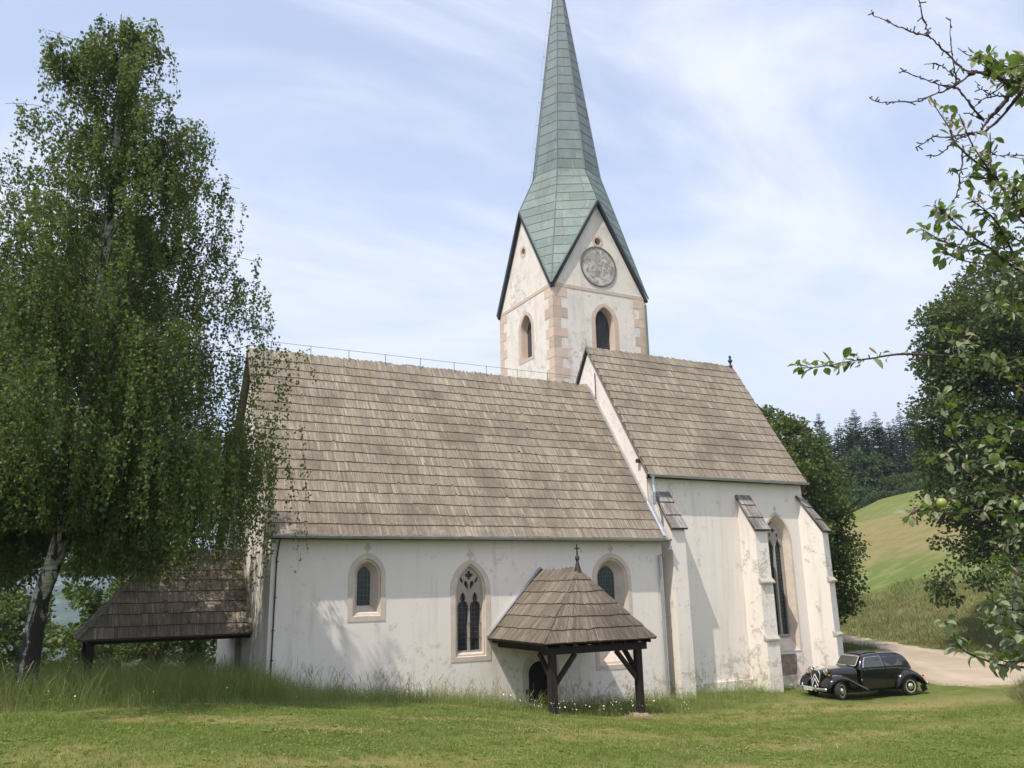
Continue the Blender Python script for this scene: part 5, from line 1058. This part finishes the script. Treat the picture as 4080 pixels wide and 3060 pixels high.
# front: grille, lamps, bumper
m = MB()
def gq(y, z): return Vector((2.02-.10*(z-.35)-.10*y*y*4, y, z))
GO_ = [(-.125, .34), (-.19, .55), (-.235, .80), (-.225, .93), (-.15, .985), (0, 1.0), (.15, .985), (.225, .93), (.235, .80), (.19, .55), (.125, .34)]
m.tube([gq(y, z) for y, z in GO_]+[gq(*GO_[0])], .018, 8, False); gl = m.build('grille', MAT['chrome'], car, True)
m = MB(); P = [gq(y*.98, z)-Vector((.01, 0, 0)) for y, z in GO_]; m.add(P+[gq(0, .7)-Vector((.005, 0, 0))], [(i, (i+1) % len(P), len(P)) for i in range(len(P))])
for y in np.linspace(-.18, .18, 15): y = float(y); m.tube([gq(y, .36+abs(y)*1.1), gq(y, .96-abs(y)*.2)], .004, 4)
m.build('grille_mesh', MAT['under'], gl)
m = MB()
for z0 in (.80, .66):
    for sg in (-1, 1): m.beam(gq(0, z0+.06)+Vector((.018, 0, 0)), gq(sg*.185*(z0+.1)/.9, z0-.20)+Vector((.012, 0, 0)), .027, .012, up=(1, 0, 0))
m.build('chevron', simple('white enamel', (.72, .72, .70), .35), gl)
m = MB(); m.lathe([(.03, 0), (.045, .03), (.02, .06), (0, .065)], 12, Matrix.Translation((1.95, 0, .99))); m.beam((1.94, 0, 1.05), (1.80, 0, 1.12), .012, .02); m.build('bonnet_mascot', MAT['chrome'], car)
for sg in (1, -1):
    RL = Matrix.Translation((1.80, sg*.40, .955)) @ Matrix.Rotation(rad(90), 4, 'Y')
    m = MB(); m.lathe([(0, -.20), (.05, -.18), (.10, -.10), (.122, .0), (.128, .03)], 20, RL); m.beam((1.76, sg*.40, .86), (1.76, sg*.36, .70), .04, .05); hl = m.build('headlight', MAT['paint'], car, True)
    m = MB(); m.lathe([(.13, .025), (.132, .045), (.118, .05), (.09, .066), (.05, .076), (0, .08)], 20, RL); m.build('lens', MAT['chrome'], hl, True)
    m = MB(); m.lathe([(.03, -.03), (.032, .02), (0, .035)], 10, Matrix.Translation((1.86, sg*.62, .86)) @ Matrix.Rotation(rad(90), 4, 'Y')); m.build('indicator_light', MAT['orange'], car)
    m = MB(); m.lathe([(.035, -.02), (.03, .02), (0, .03)], 10, Matrix.Translation((-2.23, sg*.74, .66)) @ Matrix.Rotation(rad(-90), 4, 'Y')); m.build('tail_light', MAT['red'], car)
def bumper(x0, dirn, name):
    m = MB(); pr = [(-.012, -.04), (.012, -.045), (.02, 0), (.012, .045), (-.012, .04)]; rings = []
    for y in np.linspace(-.80, .80, 15): y = float(y); x = x0-dirn*.10*(y/.8)**2; rings.append([Vector((x+dirn*a, y, .40+b)) for a, b in pr])
    m.loft(rings, True, True, True)
    for y in (-.36, .36): m.lathe([(.03, -.12), (.038, 0), (.03, .10), (0, .12)], 10, Matrix.Translation((x0+dirn*.02, y, .43)))
    return m.build(name, MAT['chrome'], car, True, recalc=True)
bp = bumper(2.26, 1, 'front_bumper'); bumper(-2.46, -1, 'rear_bumper')
m = MB(); m.beam((2.26, -.36, .40), (1.9, -.34, .42), .04, .06); m.beam((2.26, .36, .40), (1.9, .34, .42), .04, .06); m.beam((-2.46, -.36, .40), (-2.2, -.34, .42), .04, .06); m.beam((-2.46, .36, .40), (-2.2, .34, .42), .04, .06); m.box((0, 0, .27), (3.6, 1.15, .10)); m.box((1.3, 0, .42), (1.3, 1.0, .34)); m.box((-1.5, 0, .45), (1.0, 1.1, .3)); m.build('chassis', MAT['under'], car)
m = MB(); m.box((2.30, -.06, .40), (.012, .50, .125)); pl_ = m.build('number_plate', MAT['plate'], car)
m = MB(); m.box((2.307, -.06-.235, .40), (.004, .035, .121)); m.build('plate_band', MAT['plate_blue'], pl_)
fc = bpy.data.curves.new('plate_text', 'FONT'); fc.body = 'GO\u2022NJ 8'; fc.size = .115; fc.align_x = 'CENTER'; fc.align_y = 'CENTER'; fc.extrude = .001; fo = bpy.data.objects.new('plate_text', fc); COL.objects.link(fo); bpy.context.view_layer.update(); me = bpy.data.meshes.new_from_object(fo.evaluated_get(bpy.context.evaluated_depsgraph_get())); bpy.data.objects.remove(fo); fo = bpy.data.objects.new('plate_text', me); COL.objects.link(fo); me.materials.append(MAT['ink']); fo.parent = pl_
fo.matrix_local = Matrix.Translation((2.3085, -.04, .40)) @ Matrix(((0, 0, 1, 0), (1, 0, 0, 0), (0, 1, 0, 0), (0, 0, 0, 1)))
m = MB(); m.beam((-2.33, .55, .33), (-2.42, .55, .10), .03, .24, up=(1, 0, 0)); m.build('mud_flap', MAT['under'], car)
# ------------------------------------------------------------------ apple tree beside the photographer
def PA_(x, y): return (1859.6+.2288*x, .2288*y)
def PB_(x, y): return (1859.6+.2288*x, 379.5+.2288*y)
def PC_(x, y): return (1697+.2328*x, 677.7+.2328*y)
def PD_(x, y): return (1859.6+.1634*x, 921.7+.1634*y)
def PE_(x, y): return (1941+.1961*x, 1192.7+.1961*y)
ra = random.Random(8); rn = np.random.default_rng(8)
q = at(2620, 1300, 4.9); AB = Vector((q.x, q.y, h1_(q.x, q.y)))
apple = empty('apple_tree', AB); tag(apple, 'old apple tree at the right edge with bare lichen twigs, curled leaves and green apples', 'tree')
TW = []     # (points in world, radii, leafiness)
def tw(Pf, pts, d0, d1, r0, r1, leaf, dry=.12):
    n = len(pts); w_ = [at(*Pf(*p), d0+(d1-d0)*i/(n-1)+.05*sin(i*1.9+d0*7)) for i, p in enumerate(pts)]; TW.append((w_, r0, r1, leaf, dry)); return w_
# bare dead twigs against the sky (tip first)
tw(PA_, [(105, 95), (125, 150), (235, 190), (330, 240), (450, 290), (520, 320), (635, 340), (740, 430), (850, 545), (960, 650), (1050, 690)], 4.3, 4.4, .002, .006, 0)
tw(PA_, [(1050, 690), (1080, 680), (1230, 710), (1340, 760), (1410, 830), (1440, 860)], 4.4, 4.5, .008, .013, 0)
tw(PA_, [(540, -30), (575, 130), (610, 240), (635, 335)], 4.25, 4.33, .002, .005, 0)
tw(PA_, [(852, 170), (845, 350), (855, 480), (875, 590), (895, 720), (900, 810)], 4.35, 4.42, .002, .004, 0)
tw(PA_, [(80, 925), (180, 965), (330, 960), (530, 960), (610, 930), (760, 870), (860, 820), (960, 760), (1080, 680)], 4.2, 4.4, .002, .006, 0)
tw(PA_, [(360, 685), (420, 680), (550, 730), (690, 780), (800, 815), (900, 830), (960, 890), (1050, 1010), (1160, 1135)], 4.3, 4.45, .002, .006, 0)
tw(PA_, [(600, 608), (740, 605), (800, 650), (880, 720), (940, 765)], 4.3, 4.4, .0015, .004, 0)
tw(PA_, [(515, 1390), (600, 1350), (680, 1295), (860, 1300), (1000, 1260), (1140, 1250)], 4.3, 4.5, .002, .006, 0)
tw(PA_, [(615, 1470), (700, 1470), (790, 1430), (850, 1360), (960, 1290), (1080, 1270)], 4.25, 4.5, .002, .005, 0)
tw(PA_, [(960, 1380), (960, 1480), (955, 1560), (930, 1640), (935, 1740), (900, 1850), (875, 1910)], 4.4, 4.4, .005, .002, 0)
tw(PA_, [(920, 460), (1040, 545), (1140, 600), (1200, 650), (1230, 700)], 4.35, 4.45, .0015, .004, 0)
tw(PA_, [(1080, 770), (1140, 850), (1240, 880), (1350, 800), (1420, 780)], 4.4, 4.5, .0015, .004, 0)
tw(PA_, [(1110, 945), (1190, 930), (1250, 910), (1350, 905), (1400, 915)], 4.4, 4.5, .0015, .005, 0)
tw(PA_, [(1070, 1015), (1140, 950), (1230, 890)], 4.4, 4.45, .0015, .003, 0)
tw(PA_, [(1020, 1065), (1100, 1110), (1160, 1140)], 4.4, 4.45, .0015, .004, 0)
tw(PA_, [(810, 1640), (860, 1600), (930, 1610)], 4.4, 4.4, .0015, .004, 0)
tw(PA_, [(1225, 1460), (1330, 1468), (1440, 1460), (1600, 1480)], 4.4, 4.5, .0015, .003, 0)
# main limbs
limb1 = tw(PA_, [(1130, 1260), (1190, 1150), (1290, 1040), (1390, 920), (1470, 790), (1560, 690), (1800, 640)], 4.5, 4.7, .007, .015, .0)
tw(PA_, [(1180, 1240), (1340, 1090), (1480, 920), (1600, 800)], 4.45, 4.6, .006, .012, 0)
tw(PA_, [(690, 990), (750, 1080), (830, 1200), (870, 1310), (950, 1410), (1060, 1510), (1160, 1580), (1230, 1640), (1330, 1770), (1420, 1900), (1540, 2040)], 4.1, 4.5, .002, .008, .9, .45)
tw(PA_, [(930, 1080), (990, 1230), (1060, 1380), (1140, 1500), (1200, 1590), (1280, 1700)], 4.2, 4.4, .002, .006, .6, .5)
tw(PA_, [(1100, 530), (1180, 550), (1250, 580), (1330, 610), (1400, 630), (1560, 640)], 4.3, 4.5, .0015, .005, 1.2, .05)
tw(PA_, [(1220, 1250), (1225, 1400), (1225, 1560), (1300, 1700)], 4.3, 4.4, .002, .005, .7, .25)
tw(PB_, [(560, 500), (640, 540), (750, 610), (880, 660), (1000, 700), (1200, 760)], 4.2, 4.4, .002, .005, 1.0, .15)
tw(PB_, [(740, 330), (860, 420), (980, 520), (1100, 610), (1240, 700), (1350, 800), (1540, 920), (1700, 1000)], 4.2, 4.6, .002, .010, .9, .25)
tw(PB_, [(780, 720), (820, 740), (900, 780), (1000, 810), (1150, 830), (1350, 860)], 4.2, 4.5, .002, .005, .9, .2)
tw(PB_, [(950, 20), (1060, 10), (1260, 45), (1350, 120)], 4.3, 4.4, .0015, .004, .8, .1)
tw(PB_, [(1040, 240), (1100, 270), (1200, 350), (1290, 450), (1380, 620), (1460, 760), (1600, 900)], 4.2, 4.6, .002, .008, .9, .3)
tw(PB_, [(700, 300), (800, 360), (870, 420)], 4.15, 4.25, .0015, .003, 1.6, .3)
tw(PB_, [(1400, 80), (1470, 200), (1540, 330), (1640, 450)], 4.3, 4.6, .002, .006, 1.0, .35)
tw(PB_, [(1200, 180), (1330, 280), (1450, 370), (1600, 500)], 4.3, 4.6, .002, .006, 1.0, .2)
# the long level twig reaching out over the sky
tw(PC_, [(130, 500), (250, 500), (400, 480), (600, 440), (710, 425)], 4.0, 4.1, .0015, .0035, 1.5, .08)
tw(PC_, [(710, 425), (830, 410), (900, 395), (1070, 375), (1300, 380), (1540, 400), (1680, 420), (1850, 450), (2050, 510), (2212, 550), (2500, 640)], 4.1, 4.6, .004, .010, .16, .3)
tw(PC_, [(1420, 130), (1500, 270), (1590, 380), (1660, 415)], 4.2, 4.3, .0015, .004, 1.0, .35)
tw(PC_, [(1650, 200), (1620, 300), (1640, 400)], 4.2, 4.3, .0015, .003, 1.2, .2)
tw(PC_, [(1440, 740), (1470, 870), (1510, 950), (1550, 1080), (1570, 1164), (1620, 1250), (1750, 1370), (1900, 1500), (2200, 1680), (2450, 1800)], 4.0, 4.6, .0025, .012, .55, .08)
tw(PD_, [(640, 1170), (700, 1130), (820, 1110), (950, 1070), (1050, 1010), (1350, 910), (1560, 880), (1830, 870), (1990, 930), (2157, 1100), (2500, 1300)], 4.0, 4.6, .0025, .011, .55, .12)
tw(PD_, [(850, 1090), (1000, 1110), (1200, 1150), (1540, 1110), (1700, 1060), (1830, 950), (1990, 900)], 4.05, 4.4, .002, .006, .75, .10)
tw(PD_, [(1000, 400), (1050, 380), (1250, 490), (1400, 600), (1600, 700)], 4.2, 4.4, .002, .004, .5, .2)
tw(PD_, [(1650, 180), (1780, 330), (1900, 500), (2157, 620), (2400, 700)], 4.1, 4.5, .002, .008, .8, .2)
tw(PE_, [(500, 760), (530, 790), (590, 880), (630, 970), (690, 1060), (800, 1130), (960, 1190), (1100, 1240), (1382, 1270), (1700, 1300)], 4.2, 4.7, .0018, .008, .7, .05)
tw(PE_, [(1040, 555), (1150, 600), (1280, 640), (1382, 635), (1600, 640)], 4.2, 4.6, .0018, .006, 1.0, .08)
tw(PE_, [(1120, 680), (1200, 700), (1300, 770), (1382, 830), (1550, 900)], 4.2, 4.6, .0018, .006, 1.0, .05)
tw(PE_, [(1240, 930), (1382, 1060), (1500, 1160)], 4.3, 4.6, .0018, .006, .9, .1)
tw(PE_, [(1080, 1160), (1200, 1210), (1382, 1200), (1500, 1240)], 4.3, 4.6, .0018, .006, 1.2, .05)
# scaffold limbs joining everything to the trunk
hub = AB+Vector((0, 0, 1.5)); m = MB()
ends = sorted([(w_[-1], r1) for w_, r0, r1, lf, dry in TW if (w_[-1]-CAM).dot(RT)/(w_[-1]-CAM).dot(fw) > .615], key=lambda q: q[0].z)
ng = 5; groups = [ends[len(ends)*g//ng:len(ends)*(g+1)//ng] for g in range(ng)]
KN = []
for g, es in enumerate(groups):
    c = sum((e for e, _ in es), Vector())/len(es); t_ = hub+Vector((0, 0, (-.35, -.05, .3, .8, 1.5)[g])); kn = c.lerp(t_, .42)+RT*.05+Vector((ra.uniform(-.05, .05), ra.uniform(-.05, .05), .04)); KN.append(kn)
    for e, r1 in es:
        mid = e.lerp(kn, .5)+Vector((ra.uniform(-.05, .05), ra.uniform(-.05, .05), ra.uniform(-.02, .08))); P_ = catmull(np.array([tuple(e), tuple(mid), tuple(kn)]), 6); m.tube([Vector(p)+Vector((ra.gauss(0, .004), ra.gauss(0, .004), ra.gauss(0, .004))) for p in P_], [r1+(.016-r1)*k/(len(P_)-1) for k in range(len(P_))], 7)
    mid = kn.lerp(t_, .5)+Vector((ra.uniform(-.06, .06), ra.uniform(-.06, .06), .05)); P_ = catmull(np.array([tuple(kn), tuple(mid), tuple(t_-Vector((0, 0, .12)))]), 6); m.tube([Vector(p)+Vector((ra.gauss(0, .006), ra.gauss(0, .006), ra.gauss(0, .006))) for p in P_], [.026+.035*k/(len(P_)-1) for k in range(len(P_))], 9)
tp_ = [AB+Vector((0, 0, -.4)), AB+Vector((.02, 0, .5)), AB+Vector((-.03, .03, 1.2)), hub, hub+Vector((.05, 0, 1.0)), hub+Vector((.0, .05, 2.2)), hub+Vector((-.05, .1, 3.0))]
def loc(mb_):
    mb_.v = [tuple(Vector(v)-AB) for v in mb_.v]; return mb_
loc(m).build('limbs', MAT['bark'], apple, True)
m = MB(); m.tube(tp_, [.22, .17, .15, .13, .09, .06, .03], 12); loc(m).build('trunk', MAT['bark'], apple, True)
m = MB(); LV = []; LF = []; LT = []; DV = []; DF = []; DT = []
def leaf(V, Fl, T, p, a, nrm, L, curl, wd, tint):
    b = a.cross(nrm).normalized(); n_ = b.cross(a); base = len(V); K = 5; prof = [0, .72, 1, .80, 0]
    q = p.copy(); d = a.copy(); pts = []
    for k in range(K):
        pts.append((q.copy(), prof[k])); d = (d-n_*curl*.28).normalized(); q = q+d*L/(K-1)
    for (c, w_) in pts:
        up = n_*L*.13*w_*(1 if curl < 1.5 else 2.2); V.append(tuple(c+b*L*wd*w_+up)); V.append(tuple(c-n_*.0)); V.append(tuple(c-b*L*wd*w_+up))
    for k in range(K-1):
        for s in (0, 1): Fl.append((base+3*k+s, base+3*k+s+1, base+3*k+3+s+1, base+3*k+3+s)); T.append(tint)
for w_, r0, r1, lf, dry in TW:
    n = len(w_); sm = [Vector(p) for p in catmull(np.array([tuple(p) for p in w_]), 5)]; k = len(sm)
    if lf == 0: sm = [p+Vector((ra.gauss(0, .0022), ra.gauss(0, .0022), ra.gauss(0, .0022))) for p in sm]
    m.tube(sm, [(r0+(r1-r0)*i/(k-1))*(1 if lf else ra.uniform(.75, 1.35)) for i in range(k)], 6)
    # spurs and buds
    for i in range(1, k-1):
        if ra.random() < (.55 if lf == 0 else .25):
            d = Vector((ra.gauss(0, 1), ra.gauss(0, 1), ra.gauss(.3, 1))).normalized(); L = ra.uniform(.012, .035); m.tube([sm[i], sm[i]+d*L*.6, sm[i]+d*L], [.0035, .003, .0035], 5)
    if lf > 0:
        tot = sum((a-b).length for a, b in zip(sm, sm[1:])); cnt = int(tot*lf*62)+2
        for j in range(cnt):
            f = (j+ra.random())/cnt*(k-1); i = min(int(f), k-2); p = sm[i].lerp(sm[i+1], f-i); along = (sm[max(i-1, 0)]-sm[i+1]).normalized()
            d = (along*ra.uniform(.1, 1.0)+Vector((ra.gauss(0, .75), ra.gauss(0, .75), ra.gauss(.15, .6)))).normalized(); L = ra.uniform(.042, .074); pet = p+d*ra.uniform(.012, .03)
            m.tube([p, pet], .0011, 3, False); nr = (Vector((ra.gauss(0, .5), ra.gauss(0, .5), 1)).cross(d)).cross(d).normalized()*-1
            if ra.random() < dry: leaf(DV, DF, DT, pet, d, nr, L*.85, ra.uniform(1.6, 2.6)*ra.choice((-1, 1)), ra.uniform(.09, .16), ra.random())
            else: leaf(LV, LF, LT, pet, d, nr, L, ra.uniform(-.2, 1.3), ra.uniform(.22, .32), min(1, max(0, ra.gauss(.5, .2))))
# leafy mass on the right, between the visible twigs and the trunk
for j in range(150):
    px = ra.uniform(2115, 2330); py = ra.choice((ra.uniform(130, 190), ra.uniform(330, 700), ra.uniform(640, 1120), ra.uniform(1160, 1420))); dd_ = ra.uniform(4.1, 4.9); p = at(px, py, dd_)
    e = at(px+ra.uniform(40, 130), py+ra.uniform(-30, 60), dd_+.1); m.tube([p, p.lerp(e, .5)+Vector((0, 0, .01)), e], [.0015, .003, .004], 5)
    for i in range(ra.randint(9, 15)):
        c = p.lerp(e, ra.random()*.9); d = Vector((ra.gauss(-.3, .7), ra.gauss(0, .7), ra.gauss(.2, .6))).normalized(); nr = (Vector((ra.gauss(0, .5), ra.gauss(0, .5), 1)).cross(d)).cross(d).normalized()*-1
        if ra.random() < .15: leaf(DV, DF, DT, c, d, nr, .055, ra.uniform(1.6, 2.6), .13, ra.random())
        else: leaf(LV, LF, LT, c, d, nr, ra.uniform(.042, .074), ra.uniform(-.2, 1.2), ra.uniform(.22, .32), min(1, max(0, ra.gauss(.45, .2))))
# the rest of the crown, beyond the frame
k = 0
while k < 150:
    d = Vector((ra.gauss(0, 1), ra.gauss(0, 1), ra.gauss(.15, .8))).normalized(); c = AB+Vector((0, 0, 2.7))+RT*.25+d*ra.uniform(.7, 1.9); rel = c-CAM; f_ = rel.dot(fw)
    if f_ > .3 and rel.dot(RT)/f_ < .70 and abs(rel.dot(UP)/f_) < .6: k += .02; continue
    if rel.length < 1.9: k += .02; continue
    k += 1; st = AB+Vector((0, 0, ra.uniform(1.7, 3.6))); e = c+d*.25; P_ = catmull(np.array([tuple(st), tuple(st.lerp(c, .55)+Vector((0, 0, .12))), tuple(c), tuple(e)]), 4); n_ = len(P_); m.tube([Vector(p) for p in P_], [.018*(1-i/(n_-1))+.002 for i in range(n_)], 5)
    for i in range(ra.randint(14, 24)):
        p = c.lerp(e, ra.uniform(-1.4, 1))+Vector((ra.gauss(0, .07), ra.gauss(0, .07), ra.gauss(0, .07))); a_ = (d+Vector((ra.gauss(0, .8), ra.gauss(0, .8), ra.gauss(0, .6)))).normalized(); nr = (Vector((ra.gauss(0, .5), ra.gauss(0, .5), 1)).cross(a_)).cross(a_).normalized()*-1
        leaf(LV, LF, LT, p, a_, nr, ra.uniform(.045, .075), ra.uniform(-.2, 1.0), ra.uniform(.24, .34), min(1, max(0, ra.gauss(.45, .2))))
loc(m).build('twigs', MAT['bark_apple'], apple, True)
A0 = np.array(AB)
np_mesh('leaves', np.array(LV)-A0, np.array(LF), MAT['apple_leaf'], LT, apple, True); np_mesh('dry_leaves', np.array(DV)-A0, np.array(DF), MAT['dry_leaf'], DT, apple, True)
t = MT('green apple skin', .35, .45); n = t.noise(6, 5); t.color(t.mix(t.rng(n, .45, .7, 0, .6), (.20, .27, .055), (.30, .31, .09))); MAT['apple'] = t.m
for px, py, dp, rr_ in ((*PD_(1068, 1010), 4.0, .024), (*PD_(1765, 415), 4.15, .026), (*PD_(2045, 1020), 4.3, .022)):
    c = at(px, py, dp)-AB; m = MB(); m.lathe([(0, -.80), (.30, -.86), (.62, -.76), (.92, -.35), (1.0, .1), (.9, .52), (.6, .84), (.25, .9), (.08, .78), (0, .74)], 18, Matrix.Translation(c) @ Matrix.Rotation(ra.uniform(-.6, .6), 4, 'X') @ Matrix.Rotation(ra.uniform(-.6, .9), 4, 'Y') @ Matrix.Scale(rr_, 4)); ao = m.build('apple', MAT['apple'], apple, True)
    m = MB(); m.tube([c+Vector((0, 0, rr_*.7)), c+Vector((.004, 0, rr_*1.5))], .0015, 4); m.build('apple_stalk', MAT['bark_apple'], ao)
# ------------------------------------------------------------------ far ridges and the air
def ridge(name, dist, b0, b1, hfun, mat, dep):
    n = 140; R_ = []
    for i in range(n):
        a = rad(b0+(b1-b0)*i/(n-1)); row = []
        for k, f in enumerate((0, .25, .5, .75, 1.0, 1.3)):
            d = dist-dep*(1-min(f, 1))+(dep*.6 if f > 1 else 0); hz_ = hfun(i/(n-1), f); row.append((CAM.x+d*sin(a), CAM.y+d*cos(a), -75+(hz_+75)*(min(f, 1)**1.1 if f <= 1 else .55)+6*mnoise.noise((i*.6, f*5, dist*.01))*f))
        R_.append(row)
    V = np.array(R_).reshape(-1, 3); I = np.arange(n*6).reshape(n, 6); o = np_mesh(name, V, np.stack([I[:-1, :-1], I[1:, :-1], I[1:, 1:], I[:-1, 1:]], -1).reshape(-1, 4), mat, smooth=True); o['kind'] = 'structure'; return o
t = MT('wooded ridge', .95, .05); n = t.noise(.012, 7, .65); t.color(t.ramp(n, [(.40, (.028, .045, .024)), (.56, (.04, .062, .03)), (.62, (.13, .15, .06))])); MAT['ridge'] = t.m
ridge('mountains', 3100, -75, 42, lambda u, f: 150+55*mnoise.noise((u*5, 1, 0))+22*mnoise.noise((u*17, 2, 0)), MAT['ridge'], 900)
ridge('hills', 1700, -75, 42, lambda u, f: 28+22*mnoise.noise((u*7, 4, 0))+9*mnoise.noise((u*21, 5, 0)), MAT['ridge'], 500)
m = MB(); m.box((0, 500, 120), (9600, 8400, 440)); hz = bpy.data.materials.new('haze'); hz.use_nodes = True; hn = hz.node_tree; hn.nodes.remove(hn.nodes['Principled BSDF'])
pv = hn.nodes.new('ShaderNodeVolumePrincipled'); pv.inputs['Density'].default_value = .00030; pv.inputs['Color'].default_value = (.66, .80, 1, 1); pv.inputs['Anisotropy'].default_value = .3
hn.links.new(pv.outputs[0], hn.nodes['Material Output'].inputs['Volume'])
o = m.build('haze', hz); o['kind'] = 'stuff'
